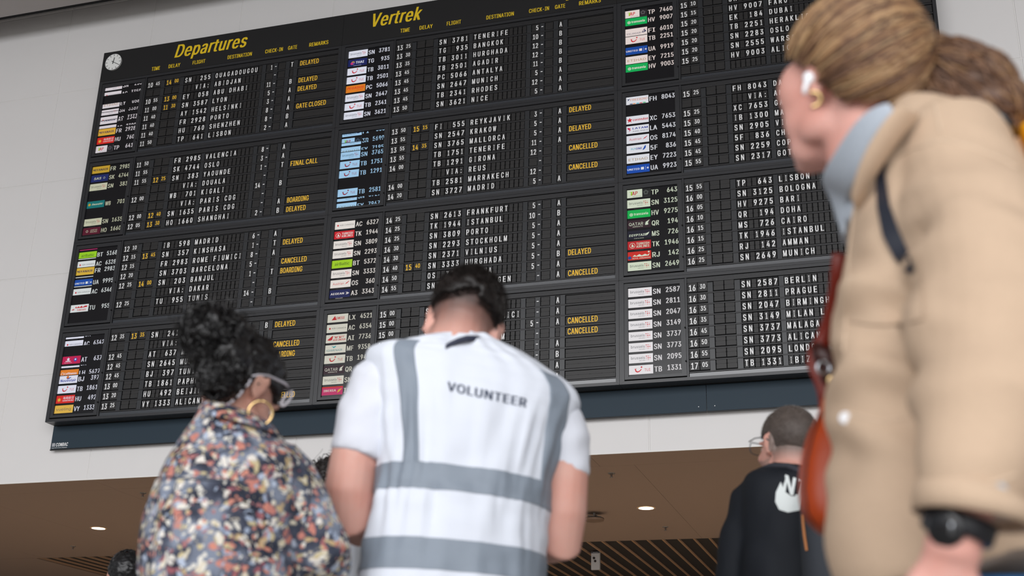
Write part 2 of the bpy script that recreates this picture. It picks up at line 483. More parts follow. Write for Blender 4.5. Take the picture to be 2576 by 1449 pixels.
def flap_mesh(kind, s):
    key = (kind, s)
    if key in FL: return FL[key]
    mb = MB()
    if kind in ('hour', 'minute'):
        w, z0, z1 = (0.078 if kind == 'hour' else 0.075), -0.036, 0.044
    elif kind in ('letter', 'gate'):
        w, z0, z1 = 0.0352, -0.042, 0.033
    elif kind == 'desk':
        w, z0, z1 = 0.073, -0.042, 0.033
    else:
        w, z0, z1 = 0.403, -0.042, 0.029
    zm = (z0 + z1) / 2 + 0.003
    mb.box(0, w, 0.012, 0.016, z0 - .003, z1 + .002, M_gap)
    mb.box(0.001, w - 0.001, 0.0045, 0.0115, zm + 0.0008, z1, M_flap)
    mb.box(0.001, w - 0.001, 0.0025, 0.0115, z0 + 0.004, zm - 0.0008, M_flap)
    if kind == 'remark':
        for k in range(5):
            xx = 0.012 + k * 0.094
            mb.box(xx - .0008, xx + .0008, 0.0018, 0.003, zm - 0.004, zm + 0.004, M_gap)
    else:
        for xx in (0.003, w - 0.003):
            mb.box(xx - .001, xx + .001, 0.0018, 0.003, zm - 0.005, zm + 0.005, M_gap)
    y = 0.0019
    yc = s.startswith('*')
    t = s[1:] if yc else s
    mt = M_yel if yc else M_white
    if t.strip():
        if kind == 'hour':
            mb.text(text_geo(t, 0.051, 0.052 if t != '11' else 0.044, True, align='c'), y, mt, w / 2, -0.024)
        elif kind == 'minute':
            mb.text(text_geo(t, 0.039, 0.042, True, align='c'), y, mt, w / 2, -0.011)
        elif kind in ('letter', 'gate'):
            wd = {'I': 0.0082, '1': 0.014, 'M': 0.029, 'W': 0.030, ':': 0.008, 'J': 0.021}.get(t, 0.0245)
            mb.text(text_geo(t, 0.0495, wd, True, align='c'), y, mt, w / 2, -0.027)
        elif kind == 'desk':
            mb.text(text_geo(t, 0.0495, 0.021 if len(t) == 1 and t != '1' else (0.014 if t == '1' else 0.048 if t != '11' else .040), True, align='r'), y, mt, w - 0.012, -0.027)
        else:
            mb.text(text_geo(t, 0.050, None, True), y, mt, 0, 0)
            vs = mb.v; k0 = 0
            # fit the word: condensed lettering
            n = len(text_geo(t, 1, None, True)[0])
            xs = [p[0] for p in vs[-n:]]
            wd = 0.0275 * len(t) - (0.006 * t.count('I')) - 0.002
            s_ = wd / (max(xs) - min(xs))
            for i in range(len(vs) - n, len(vs)):
                vs[i] = (0.016 + vs[i][0] * s_, y, vs[i][2] - 0.029)
    FL[key] = mb.mesh(kind + '_flap')
    return FL[key]


def row_mesh():
    mb = MB()
    P = 0.09096
    # rail below the row and the fixed plates between the flap windows
    mb.box(-0.040, 1.990, -0.0005, 0.016, -0.0515, -0.0435, M_plate)
    for x0, x1 in ((0.121, 0.161), (0.329, 0.371), (0.667, 0.703), (1.206, 1.246), (1.452, 1.494), (1.537, 1.577)):
        mb.box(x0, x1, -0.0008, 0.016, -0.0425, 0.0365, M_plate2)
    mb.box(1.327, 1.369, -0.0008, 0.016, -0.0425, 0.0365, M_plate2)
    mb.box(1.348 - .0085, 1.348 + .0085, -0.0013, -0.0008, -0.0035, 0.0035, M_white)
    mb.box(0.665, 1.99, 0.001, 0.016, 0.0345, 0.0385, M_plate)
    mb.box(-0.040, -0.0385, -0.0005, 0.016, -0.0435, 0.0385, M_plate)
    return mb.mesh('flight_row')


ROW_ME = row_mesh()
PITCH, RP, MP = 2.6, 0.09096, 0.86165


def housing_mesh():
    mb = MB()
    t = 0.001
    x0, x1, z0, z1 = -0.579 + t, 2.021 - t, -0.750 + t, 0.112 - t
    yf = -0.014
    mb.box(x0, x1, 0.016, 0.13, z0, z1, M_gap)          # case body
    mb.box(x0, x1, 0.016, 0.10, z0, z0 + 0.002, M_frame)
    mb.box(x0, -0.541, yf, 0.016, z0, z1, M_frame)
    mb.box(1.992, x1, yf, 0.016, z0, z1, M_frame)
    mb.box(-0.541, 1.992, yf, 0.016, z0, -0.724, M_frame)
    mb.box(-0.541, 1.992, yf, 0.016, 0.086, z1, M_frame)
    mb.box(-0.055, -0.041, yf + 0.004, 0.016, -0.724, 0.086, M_frame)
    # louvred strip above the first row
    for k in range(3):
        mb.box(-0.041, 1.992, 0.001 + 0.002 * k, 0.016, 0.072 - 0.0125 * k, 0.084 - 0.0125 * k, M_plate)
    # sloping lower ledge
    mb.add([(-0.038, 0.001, -0.692), (1.988, 0.001, -0.692), (1.988, 0.002, -0.722), (-0.038, 0.002, -0.722),
            (-0.038, 0.016, -0.690), (1.988, 0.016, -0.690), (1.988, 0.016, -0.722), (-0.038, 0.016, -0.722)],
           [(3, 2, 1, 0), (0, 1, 5, 4), (2, 3, 7, 6)], M_ledge)
    # mitre lines
    for (xa, xb) in ((x0, -0.541), (x1, 1.992)):
        for (za, zb) in ((z0, -0.724), (z1, 0.086)):
            mb.add([(xa, yf - .0003, za), (xa + .0015, yf - .0003, za), (xb + .0015, yf - .0003, zb), (xb, yf - .0003, zb)], [(0, 1, 2, 3)], M_gap)
    return mb.mesh('housing')


def door_mesh():
    mb = MB()
    yf = -0.012
    mb.box(-0.539, -0.509, yf, 0.016, -0.712, 0.080, M_frame)
    mb.box(-0.094, -0.057, yf, 0.016, -0.712, 0.080, M_frame)
    mb.box(-0.509, -0.094, yf, 0.016, -0.712, -0.690, M_frame)
    mb.box(-0.509, -0.094, yf, 0.016, 0.045, 0.080, M_frame)
    return mb.mesh('screen_door')


def glass_mesh():
    mb = MB()
    mb.box(-0.509, -0.094, 0.0, 0.016, -0.690, 0.045, M_glass)
    return mb.mesh('screen')


def knob_mesh():
    mb = MB()
    mb.tube([(0, 0, 0), (0, -0.010, 0), (0, -0.012, 0)], [0.006, 0.0065, 0.005], M_gap, n=10)
    return mb.mesh('knob')


HOUSE, DOOR, GLASS, KNOB = housing_mesh(), door_mesh(), glass_mesh(), knob_mesh()

# rows: (time, delay, code, number, destination, desk, gate, remark)
BOARD = {
    (0, 0): [("10 45", "14 00", "SN", "255", "OUAGADOUGOU", "1", "T", "DELAYED"), ("", "", "", "VIA:", "ABIDJAN", "", "", ""),
             ("10 55", "13 00", "EY", "058", "ABU DHABI", "11", "B", "DELAYED"), ("11 00", "11 30", "SN", "3587", "LYON", "5", "A", "DELAYED"),
             ("11 40", "", "AY", "1542", "HELSINKI", "3", "A", ""), ("11 40", "", "FR", "2928", "PORTO", "8", "A", "GATE CLOSED"),
             ("11 40", "", "HU", "760", "SHENZHEN", "8", "B", ""), ("11 50", "", "TP", "641", "LISBON", "2", "A", "")],
    (0, 1): [("11 50", "", "FR", "2985", "VALENCIA", "8", "A", ""), ("11 55", "", "SK", "4744", "OSLO", "3", "A", ""),
             ("11 55", "12 25", "SN", "383", "YAOUNDE", "1", "T", "FINAL CALL"), ("", "", "", "VIA:", "DOUALA", "", "", ""),
             ("12 00", "", "WB", "701", "KIGALI", "14", "B", ""), ("", "", "", "VIA:", "PARIS CDG", "", "", ""),
             ("12 00", "12 40", "SN", "1635", "PARIS CDG", "", "A", "BOARDING"), ("12 05", "13 30", "HO", "1660", "SHANGHAI", "2", "B", "DELAYED")],
    (0, 2): [("12 10", "", "IB", "598", "MADRID", "6", "A", ""), ("12 15", "13 45", "SN", "357", "KINSHASA", "1", "T", "DELAYED"),
             ("12 15", "", "FR", "2983", "ROME FIUMICI", "8", "A", ""), ("12 20", "", "SN", "3703", "BARCELONA", "5", "", "CANCELLED"),
             ("12 25", "14 00", "SN", "203", "BANJUL", "1", "T", "BOARDING"), ("", "", "", "VIA:", "DAKAR", "", "", ""),
             ("12 25", "", "TU", "955", "TUNIS", "14", "B", ""), ("", "", "", "", "", "", "", "")],
    (0, 3): [("12 35", "13 35", "SN", "241", "MONROVIA", "1", "B", "DELAYED"), ("", "", "", "VIA:", "FREETOWN", "", "", ""),
             ("12 45", "", "AT", "637", "MARRAKECH", "9", "A", "CANCELLED"), ("12 45", "", "SN", "2645", "MUNICH", "5", "A", "BOARDING"),
             ("12 45", "", "BJ", "397", "TUNIS", "14", "B", ""), ("13 00", "", "TB", "1861", "PAPHOS", "12", "B", ""),
             ("13 20", "", "HU", "492", "BEIJING", "8", "B", ""), ("13 25", "", "VY", "1333", "ALICANTE", "7", "A", "CANCELLED")],
    (1, 0): [("13 25", "", "SN", "3781", "TENERIFE", "5", "A", ""), ("13 30", "", "TG", "935", "BANGKOK", "10", "B", ""),
             ("13 35", "", "TB", "3011", "HURGHADA", "12", "B", ""), ("13 45", "", "TB", "2501", "AGADIR", "12", "B", ""),
             ("13 45", "", "PC", "5066", "ANTALYA", "11", "B", ""), ("13 45", "", "SN", "2647", "MUNICH", "5", "A", ""),
             ("13 45", "", "TB", "2341", "RHODES", "12", "A", ""), ("13 50", "", "SN", "3621", "NICE", "5", "A", "")],
    (1, 1): [("13 50", "15 15", "FI", "555", "REYKJAVIK", "3", "A", "DELAYED"), ("13 55", "", "SN", "2547", "KRAKOW", "5", "A", ""),
             ("13 55", "14 35", "SN", "3765", "MALLORCA", "5", "A", "DELAYED"), ("13 55", "", "TB", "1751", "TENERIFE", "11", "A", ""),
             ("14 00", "", "TB", "1291", "GIRONA", "12", "", "CANCELLED"), ("", "", "", "VIA:", "REUS", "", "", ""),
             ("14 00", "", "TB", "2581", "MARRAKECH", "12", "", "CANCELLED"), ("14 20", "", "SN", "3727", "MADRID", "5", "A", "")],
    (1, 2): [("14 25", "", "SN", "2613", "FRANKFURT", "5", "A", ""), ("14 25", "", "TK", "1944", "ISTANBUL", "10", "B", ""),
             ("14 25", "", "SN", "3809", "PORTO", "5", "A", ""), ("14 30", "", "SN", "2293", "STOCKHOLM", "5", "A", ""),
             ("14 30", "", "SN", "2371", "VILNIUS", "5", "A", ""), ("14 40", "15 40", "SN", "3333", "HURGHADA", "5", "B", "DELAYED"),
             ("14 50", "", "OS", "360", "VIENNA", "5", "A", ""), ("14 55", "", "SN", "2267", "COPENHAGEN", "", "A", "CANCELLED")],
    (1, 3): [("15 00", "", "SN", "3171", "ROME", "", "A", ""), ("15 00", "", "SN", "3175", "ROME FIUMICI", "", "A", ""),
             ("15 00", "", "SN", "2215", "OSLO", "5", "A", "CANCELLED"), ("15 05", "", "SN", "2303", "STOCKHOLM", "", "", "CANCELLED"),
             ("15 05", "", "TB", "1941", "MALAGA", "", "A", ""), ("15 05", "", "SN", "2097", "LONDON LHR", "", "B", ""),
             ("15 10", "", "SN", "3289", "LISBON", "", "A", ""), ("15 10", "", "IB", "5221", "MADRID", "", "A", "")],
    (2, 0): [("15 10", "", "SN", "3145", "MILAN", "5", "A", ""), ("15 15", "", "HV", "9007", "FARO", "9", "A", ""),
             ("15 20", "", "EK", "184", "DUBAI", "10", "B", ""), ("15 20", "", "TB", "2251", "HERAKLION", "12", "A", ""),
             ("15 20", "", "SN", "2283", "OSLO", "5", "A", ""), ("15 20", "", "SN", "2555", "WARSAW", "5", "A", ""),
             ("15 25", "", "HV", "9003", "ALICANTE", "9", "A", ""), ("", "", "", "", "", "", "", "")],
    (2, 1): [("15 25", "", "FH", "8043", "DALAMAN", "12", "B", ""), ("", "", "", "VIA:", "ANTALYA", "", "", ""),
             ("15 25", "", "XC", "7653", "GAZIPASA", "12", "B", ""), ("15 30", "", "IB", "1300", "MADRID", "6", "A", ""),
             ("15 40", "", "SN", "2905", "VIENNA", "5", "A", ""), ("15 45", "", "5F", "836", "CHISINAU", "9", "B", ""),
             ("15 45", "", "SN", "2259", "COPENHAGEN", "5", "A", ""), ("15 55", "", "SN", "2317", "GOTEBORG", "5", "A", "")],
    (2, 2): [("15 55", "", "TP", "643", "LISBON", "2", "A", ""), ("16 00", "", "SN", "3125", "BOLOGNA", "5", "A", ""),
             ("16 05", "", "HV", "9275", "BARI", "9", "A", ""), ("16 10", "", "QR", "194", "DOHA", "10", "B", ""),
             ("16 15", "", "MS", "726", "CAIRO", "11", "B", ""), ("16 15", "", "TK", "1946", "ISTANBUL", "10", "B", ""),
             ("16 25", "", "RJ", "142", "AMMAN", "11", "B", ""), ("16 25", "", "SN", "2649", "MUNICH", "5", "A", "")],
    (2, 3): [("16 30", "", "SN", "2587", "BERLIN", "", "A", ""), ("16 30", "", "SN", "2811", "PRAGUE", "", "A", ""),
             ("16 35", "", "SN", "2047", "BIRMINGHAM", "", "B", ""), ("16 35", "", "SN", "3149", "MILAN LINATE", "", "A", ""),
             ("16 45", "", "SN", "3737", "MALAGA", "", "A", ""), ("16 50", "", "SN", "3773", "ALICANTE", "", "A", ""),
             ("16 55", "", "SN", "2095", "LONDON LHR", "", "B", ""), ("17 05", "", "TB", "1331", "IBIZA", "", "A", "")],
}
# screens: per slot "CODE NUM" or (first, second, scroll) while two code-share pages roll past; None = empty
SCREENS = {
    (0, 0): ((.80, .74, .78), [("SN 255", "AC 3350", .45), None, ("EY 058", "SN 4421", .30), ("SN 3587", "AC 3333", .45), ("AY 1542", "AC 2300", .38), "FR 2928", "HU 760", "TP 641"]),
    (0, 1): ((.62, .63, .46), ["FR 2985", "SK 4744", "SN 383", None, "WB 701", None, "SN 1635", "HO 1660"]),
    (0, 2): ((.80, .84, .84), [("IB 598", "BT 5168", .72), ("SN 357", "AC 6328", .72), "FR 2983", ("SN 3703", "UA 9995", .72), ("SN 203", "AC 6346", .72), None, "TU 955", None]),
    (0, 3): ((.86, .87, 1.0), [("SN 241", "AC 6342", .62), None, "AT 637", ("SN 2645", "LH 5627", .62), "BJ 397", "TB 1861", "HU 492", "VY 1333"]),
    (1, 0): ((.86, .88, 1.0), ["SN 3781", "TG 935", "TB 3011", "TB 2501", "PC 5066", "SN 2647", "TB 2341", "SN 3621"]),
    (1, 1): ((.42, .70, .98), [("FI 555", "TP 5690", .5), ("SN 2547", "EY 7195", .5), "SN 3765", "TB 1751", "TB 1291", None, "TB 2581", ("SN 3727", "EY 7967", .5)]),
    (1, 2): ((.93, .87, .82), ["AC 6327", "TK 1944", "SN 3809", "SN 2293", "BT 5372", "SN 3333", "OS 360", "A3 3343"]),
    (1, 3): ((.74, .72, .62), ["LX 4521", "AC 6354", "AI 7736", "MF 9358", "TB 1941", "QR 9711", "SN 3289", "IB 5221"]),
    (2, 0): ((.95, .82, .78), [("ST ----", "TP 7460", .85), "HV 9007", ("SR ---", "FI 6010", .85), "TB 2251", ("ST ----", "UA 9919", .85), ("ST ----", "EY 7215", .85), "HV 9003", None]),
    (2, 1): ((.87, .88, .94), ["FH 8043", None, "XC 7653", "LA 5443", "OS 8174", "5F 836", "EY 7223", "UA 9923"]),
    (2, 2): ((.76, .84, .66), ["TP 643", "SN 3125", "HV 9275", "QR 194", "MS 726", "TK 1946", "RJ 142", "SN 2649"]),
    (2, 3): ((.93, .90, .92), ["SN 2587", "SN 2811", "SN 2047", "SN 3149", "SN 3737", "SN 3773", "SN 2095", "TB 1331"]),
}


def copy_at(name, me, parent, x, y, z, color=None):
    o = bpy.data.objects.new(name, me)
    COL.objects.link(o)
    o.parent = parent
    o.location = (x, y, z)
    if color: o.color = (*color, 1)
    return o


def put_entry(scr, entry, k, tint, shift=0.0, lo=None, hi=None):
    code, num = entry.split(' ')
    z0 = -0.032 - 0.0914 * k + shift
    tm = tile_mesh(code)
    for nm, me, x, dz in (('airline_tile', tm, -0.507, 0), ('airline_code', num_mesh('' if code in ('ST', 'SR') else code, ''), -0.309, .011), ('flight_number', num_mesh('', num), -0.309, .011)):
        if lo is not None: me = clipped(me, lo - z0 - dz, hi - z0 - dz)
        if len(me.polygons): copy_at(nm, me, scr, x, -0.0005, z0 + dz, tint)


ORD = ['first', 'second', 'third', 'fourth']
CPOS = ['left', 'middle', 'right']


def build_module(c, mrow):
    rows = BOARD[(c, mrow)]
    root = empty('flap_display', (c * PITCH, 0, ZS - mrow * MP), None, 'flap display', 'flap display blocks of the departure board')
    if c == 0:
        root['label'] = ['black flap display block below the clock, first flight to Ouagadougou', 'black flap display block in left column listing Valencia, Oslo and Shanghai', 'black flap display block in left column listing Madrid, Kinshasa and Banjul', 'black flap display block at lower left with gold and red airline tiles, behind curly-haired woman'][mrow]
    elif c == 1:
        root['label'] = ['black flap display block in middle column listing Tenerife down to Nice', 'black flap display block whose airline tiles glow light blue', 'black flap display block with bright green airline tile, above the volunteer', 'black flap display block behind the volunteer, its airline tiles dim and cream'][mrow]
    else:
        root['label'] = ['top right black flap display block with two green airline tiles', 'black flap display block with tiles from Dalaman to Goteborg flights beside the ponytailed woman', 'black flap display block listing Lisbon, Bologna, Doha and Cairo', 'bottom right black flap display block with seven identical white airline tiles'][mrow]
    link('housing', HOUSE, root)
    scr = link('screen_door', DOOR, root)
    link('screen', GLASS, scr)
    link('knob', KNOB, scr, (-0.060, -0.012, -0.326))
    link('knob', KNOB, scr, (-0.060, -0.012, -0.597))
    tint, ents = SCREENS[(c, mrow)]
    # lit glass content belongs to the screen door
    for k, e in enumerate(ents):
        if e is None: continue
        if isinstance(e, tuple):
            top = 0.0405 - 0.0914 * k; bot = top - 0.086
            put_entry(scr, e[0], k, tint, e[2] * 0.0914, bot, top)
            put_entry(scr, e[1], k, tint, (e[2] - 1) * 0.0914, bot, top)
        else:
            put_entry(scr, e, k, tint)
    for k, (tm, dl, cd, nu, ds, ck, gt, rm) in enumerate(rows):
        r = link('flight_row', ROW_ME, root, (0, 0, -k * RP))
        tparts = tm.split(' ') if tm else ('', '')
        dparts = dl.split(' ') if dl else ('', '')
        copy_at('hour_flap', flap_mesh('hour', tparts[0]), r, -0.0382, 0, 0)
        copy_at('minute_flap', flap_mesh('minute', tparts[1]), r, 0.0440, 0, 0)
        copy_at('hour_flap', flap_mesh('hour', '*' + dparts[0] if dl else ''), r, 0.1668, 0, 0)
        copy_at('minute_flap', flap_mesh('minute', '*' + dparts[1] if dl else ''), r, 0.2500, 0, 0)
        s = cd.ljust(2) + ' ' + nu.rjust(4)
        for i, ch in enumerate(s):
            copy_at('letter_flap', flap_mesh('letter', ch.strip()), r, 0.3775 + 0.0412 * i, 0, 0)
        for i, ch in enumerate(ds.ljust(12)):
            copy_at('letter_flap', flap_mesh('letter', ch.strip()), r, 0.7065 + 0.0418 * i, 0, 0)
        copy_at('desk_flap', flap_mesh('desk', ck), r, 1.2500, 0, 0)
        copy_at('desk_flap', flap_mesh('desk', ''), r, 1.3740, 0, 0)
        copy_at('gate_flap', flap_mesh('gate', gt), r, 1.4980, 0, 0)
        copy_at('remark_flap', flap_mesh('remark', '*' + rm if rm else ''), r, 1.5830, 0, 0)


# ================================================================== SETTING
M_wall = mat('wall_panel', 'd3d1d0', 0.6, spec=0.3, grain=0.015, gscale=3, bump=0.05, bscale=400)
M_joint = mat('wall_joint', 'd6d4d2', 0.7)
M_brown = mat('brown_ceiling', '968072', 0.75, spec=0.2, grain=0.04, gscale=300)
M_slat = mat('brown_slat', 'b8967c', 0.7, spec=0.2)
M_slatedge = mat('brown_slat_edge', 'a88464', 0.6, spec=0.2)
M_dark = mat('plenum_dark', '2a231f', 0.9)
M_soffit = mat('soffit_grey', 'a8a3a2', 0.8, grain=0.03, gscale=200)
M_floor = mat('floor_stone', 'b8b4ae', 0.3, grain=0.05, gscale=8)

ZB = ZS - 3.82       # underside of the wall above the passage
fl = MB(); fl.box(-25, 30, -30, 16, -0.1, 0, M_floor)
tag(fl.build('floor'), kind='structure')

wl = MB(); wl.box(-10.3, 17.8, 0.207, 0.60, ZB + 0.012, ZS + 2.0, M_joint)
wall = tag(wl.build('wall_back'), kind='structure')
pm = MB(); g_ = 0.0035; bv = 0.004
pv = [(g_, 0.0, g_), (1.0035 - g_, 0.0, g_), (1.0035 - g_, 0.0, 1.0035 - g_), (g_, 0.0, 1.0035 - g_)]
pi = [(g_ + bv, -0.004, g_ + bv), (1.0035 - g_ - bv, -0.004, g_ + bv), (1.0035 - g_ - bv, -0.004, 1.0035 - g_ - bv), (g_ + bv, -0.004, 1.0035 - g_ - bv)]
pm.add(pv + pi, [(0, 1, 5, 4), (1, 2, 6, 5), (2, 3, 7, 6), (3, 0, 4, 7), (4, 5, 6, 7)], M_wall)
PM = pm.mesh('panel')
for i in range(-9, 17):
    for j in range(0, 6):
        link('panel', PM, wall, (-1.218 + 1.0035 * (i + 0), 0.2065, ZB + 1.0035 * j))
# top course under the soffit
ptm = MB(); ptm.box(g_, 1.0035 - g_, -0.004, 0.0, g_, 0.30, M_wall)
tm_ = MB(); tm_.box(-10.3, 17.8, 0.196, 0.209, ZB - 0.002, ZB + 0.010, M_joint)
tag(tm_.build('trim_1'), kind='structure')

# soffit of the hall above, separated from the wall by a dark slot
so = MB(); so.box(-18, 28, -12, -0.22, ZS + 0.925, ZS + 1.50, M_soffit); so.box(-18, 28, -0.22, -0.18, ZS + 0.925, ZS + 0.96, M_gap)
so.box(-18, 28, -0.22, 0.6, ZS + 2.0, ZS + 2.1, M_soffit); so.box(-18, 28, -0.24, -0.20, ZS + 1.50, ZS + 2.1, M_soffit)  # unseen lid and upstand, added to keep stray world light out of the slot
tag(so.build('ceiling'), kind='structure')

# passage ceiling: brown panels with hairline joints
pc = MB(); pc.box(-12, 20, 0.60, 16, ZB + 0.016, ZB + 0.03, M_dark)
pc.box(-12, 20, 0.21, 3.93, ZB + 0.012, ZB + 0.016, M_dark)
pceil = tag(pc.build('ceiling'), kind='structure')
for (y0, y1, off, w) in ((0.21, 0.60, 4.32, 1.5), (0.60, 3.945, 4.60, 1.6)):
    qm = MB(); qm.box(0.0012, w - 0.0012, 0.0012, y1 - y0 - 0.0012, 0, 0.012, M_brown)
    Q = qm.mesh('panel')
    k0 = -int((off + 9) / w)
    for k in range(k0, k0 + int(24 / w)):
        link('panel', Q, pceil, (off + k * w, y0, ZB))
# baffle slats
sm_ = MB(); sm_.box(-0.009, 0.009, 3.95, 13.5, -0.002, 0.0, M_slatedge); sm_.box(-0.009, 0.009, 3.95, 13.5, 0.0, 0.14, M_slat)
SL = sm_.mesh('slat')
bs = MB(); bs.box(-3.6, 20, 3.95, 16, ZB + 0.20, ZB + 0.22, M_dark); bs.box(-12, -3.52, 3.95, 16, ZB, ZB + 0.02, M_brown); bs.box(-3.52, 20, 3.94, 3.955, ZB, ZB + 0.2, M_brown)
bsl = tag(bs.build('ceiling'), kind='structure')
for k in range(64):
    link('slat', SL, bsl, (-3.45 + 0.1625 * k, 0, ZB))
# side and far walls of the passage, far wall
wb = MB(); wb.box(-12, 20, 13.5, 13.7, 0, ZB + 0.3, mat('far_wall', '6d6058', 0.8))
tag(wb.build('wall_far'), kind='structure')

# ================================================================== BOARD
for c in range(3):
    for mr in range(4):
        build_module(c, mr)

HT = [('TIME', .000, .092), ('DELAY', .187, .315), ('FLIGHT', .451, .588), ('DESTINATION', .828, 1.086), ('CHECK-IN', 1.226, 1.411), ('GATE', 1.465, 1.559), ('REMARKS', 1.684, 1.880)]
TITLE = {0: ('Departures', .237, .770), 1: ('Vertrek', -.312, .500)}
for c in range(3):
    h = MB()
    h.box(-0.578, 2.020, -0.014, 0.13, 0.1135, 0.443, M_head)
    root = empty('header_panel', (c * PITCH, 0, ZS), ['black header panel with a round clock and large yellow English title', 'black header panel with large yellow Dutch title at centre top', 'black header panel at top right, mostly above the frame'][c], 'sign', 'header panels of the departure board')
    h.build('panel', root)
    b = MB()
    for k in range(9):
        b.box(-0.45 + 0.28 * k, -0.43 + 0.28 * k, -0.006, 0.02, 0.443, 0.4475, M_head)
    b.build('top_clips', root)
    for s, x0, x1 in HT:
        t = MB(); t.text(text_geo(s, 0.041, x1 - x0, True), -0.0148, M_hyel, x0, 0.151)
        t.build('lettering', root)
    if c in TITLE:
        s, x0, w = TITLE[c]
        t = MB(); t.text(text_geo(s, 0.143, w, True, slant=0.20), -0.0148, M_hyel, x0, 0.260)
        t.build('title', root)
    if c == 1:
        t = MB(); t.text(text_geo('Départs', 0.143, .56, True, slant=0.20), -0.0148, M_hyel, 1.375, 0.260)
        t.build('title', root)

# clock
ck = empty('wall_clock', (-0.446, -0.0145, ZS + 0.314), 'round white clock with black hands at twenty past twelve on the black header', 'clock')
M_cf = mat('clock_face', 'dfe0de', 0.4)
q = MB(); n = 48
q.tube([(0, 0, 0), (0, -0.012, 0)], 0.0915, M_cf, n=n)
q.build('face', ck)
q = MB(); q.torus((0, -0.012, 0), (0, 1, 0), 0.0925, 0.0022, mat('clock_rim', '505055', 0.3, metal=.6)); q.build('rim', ck, smooth=True)
M_ink = mat('clock_ink', '1a1a1c', 0.5)
for k in range(12):
    q = MB(); a = k * math.pi / 6; d = Vector((math.sin(a), 0, math.cos(a))); e = Vector((math.cos(a), 0, -math.sin(a)))
    q.obox(Vector((0, -0.0125, 0)) + d * 0.076, e * 0.0022, Vector((0, 0.0006, 0)), d * 0.0095, M_ink)
    q.build('hour_mark', ck)
for nm, ang, l0, l1, w in (('hour_hand', 12 + 20 / 60., -0.022, 0.05, .0034), ('minute_hand', 4.0, -0.022, 0.078, .0024)):
    q = MB(); a = ang * math.pi / 6; d = Vector((math.sin(a), 0, math.cos(a))); e = Vector((math.cos(a), 0, -math.sin(a)))
    q.obox(Vector((0, -0.0145, 0)) + d * (l0 + l1) / 2, e * w, Vector((0, 0.0006, 0)), d * (l1 - l0) / 2, M_ink)
    q.build(nm, ck)

# mounting panels below the board
M_slate = mat('slate_panel', '22313c', 0.6, spec=0.3, grain=0.05, gscale=120)
for i, (x0, x1) in enumerate(((-0.605, 5.259), (5.263, 7.27))):
    root = empty('mounting_panel', (x0, 0.15, ZS - 3.55), ['long dark slate panel under the board carrying a small white maker mark', 'dark slate panel under the board behind the grey-haired man, right of the joint'][i], 'panel', 'slate panels under the board')
    q = MB(); q.box(0, x1 - x0, 0, 0.012, 0.012, 0.36, M_slate); q.build('panel', root)
    q = MB(); q.box(0, x1 - x0, -0.006, 0.012, 0, 0.0085, M_head); q.build('edge_strip', root)
    if i == 0:
        q = MB(); q.text(text_geo('CONRAC', 0.032, .125, True, slant=.1), -0.001, M_white, 0.052, 0.034)
        q.text(text_geo('High Performance Displays', 0.008, .16, False), -0.001, M_white, 0.012, 0.018)
        q.box(0.012, 0.045, -0.0012, -0.0008, 0.034, 0.066, mat('mark_grey', '9a9ca0', .5))
        q.build('lettering', root)
    for xs in ((5.26 - 5.32,) if False else ()):
        pass
    sc_m = MB(); sc_m.ell((0, 0, 0), (.004, .002, .004), M_white, nu=8, nv=6); SCM = sc_m.mesh('screw')
    for sx_ in ((x1 - x0 - 0.06,) if i == 0 else (0.06,)):
        for sz in (0.05, 0.24):
            link('screw', SCM, root, (sx_, -0.001, sz))

# dark casing behind the board (hangs it from the wall)
q = MB(); q.box(-0.565, 7.205, 0.131, 0.200, ZS - 3.18, ZS + 0.43, M_gap)
tag(q.build('board_backing'), 'black backing frame that holds the flap displays to the wall', 'frame')

# ================================================================== ceiling fittings
M_metal = mat('fitting_metal', '8c8680', 0.35, metal=0.7)
for i, (x, y) in enumerate(((-1.506, 2.285), (4.352, 2.289))):
    root = empty('downlight', (x, y, ZB), ['recessed round downlight glowing in the left part of the brown ceiling', 'recessed round downlight glowing right of the volunteer in the brown ceiling'][i], 'light', 'downlights in the passage ceiling')
    q = MB(); q.tube([(0, 0, -0.002), (0, 0, -0.006)], [0.088, 0.084], mat('downlight_ring', 'd9b48c', .4), n=32); q.build('ring', root)
    q = MB(); q.tube([(0, 0, -0.0065), (0, 0, -0.007)], [0.070, 0.070], mat('downlight_lamp', 'ffffff', .4, emit='fff0d8', es=3.2), n=32); q.build('lamp', root)
    l = bpy.data.lights.new('downlight_beam', 'SPOT'); l.energy = 420; l.spot_size = 2.2; l.color = (1, .82, .62); l.shadow_soft_size = .07
    o = bpy.data.objects.new('downlight_beam', l); o.location = (x, y, ZB - 0.03); COL.objects.link(o)
for x in (10.2, 16.0):
    o = bpy.data.objects.new('downlight_beam', l); o.location = (x, 2.287, ZB - 0.03); COL.objects.link(o)
for i, (x, y) in enumerate(((4.356, .846), (4.350, 3.249), (-0.022, .792), (-2.50, 3.256))):
    root = empty('sprinkler', (x, y, ZB), ['small sprinkler head right of the volunteer, nearest the wall edge', 'small sprinkler head between the right downlight and the slats', 'small sprinkler head left of the floral shirt near the wall edge', 'small sprinkler head at lower left just before the slats'][i], 'sprinkler', 'sprinklers in the brown ceiling')
    q = MB(); q.tube([(0, 0, 0.0), (0, 0, -0.006)], [0.030, 0.026], M_metal, n=20); q.build('plate', root)
    q = MB(); q.tube([(0, 0, -0.006), (0, 0, -0.034)], [0.010, 0.006], mat('sprinkler_body', '5c4c42', .4, metal=.5), n=8); q.tube([(0, 0, -0.034), (0, 0, -0.037)], [0.014, 0.014], M_metal, n=12); q.build('head', root)
root = empty('ceiling_sensor', (3.82, 2.45, ZB), 'round disc fitting hung under the brown ceiling beside the volunteer elbow', 'fitting')
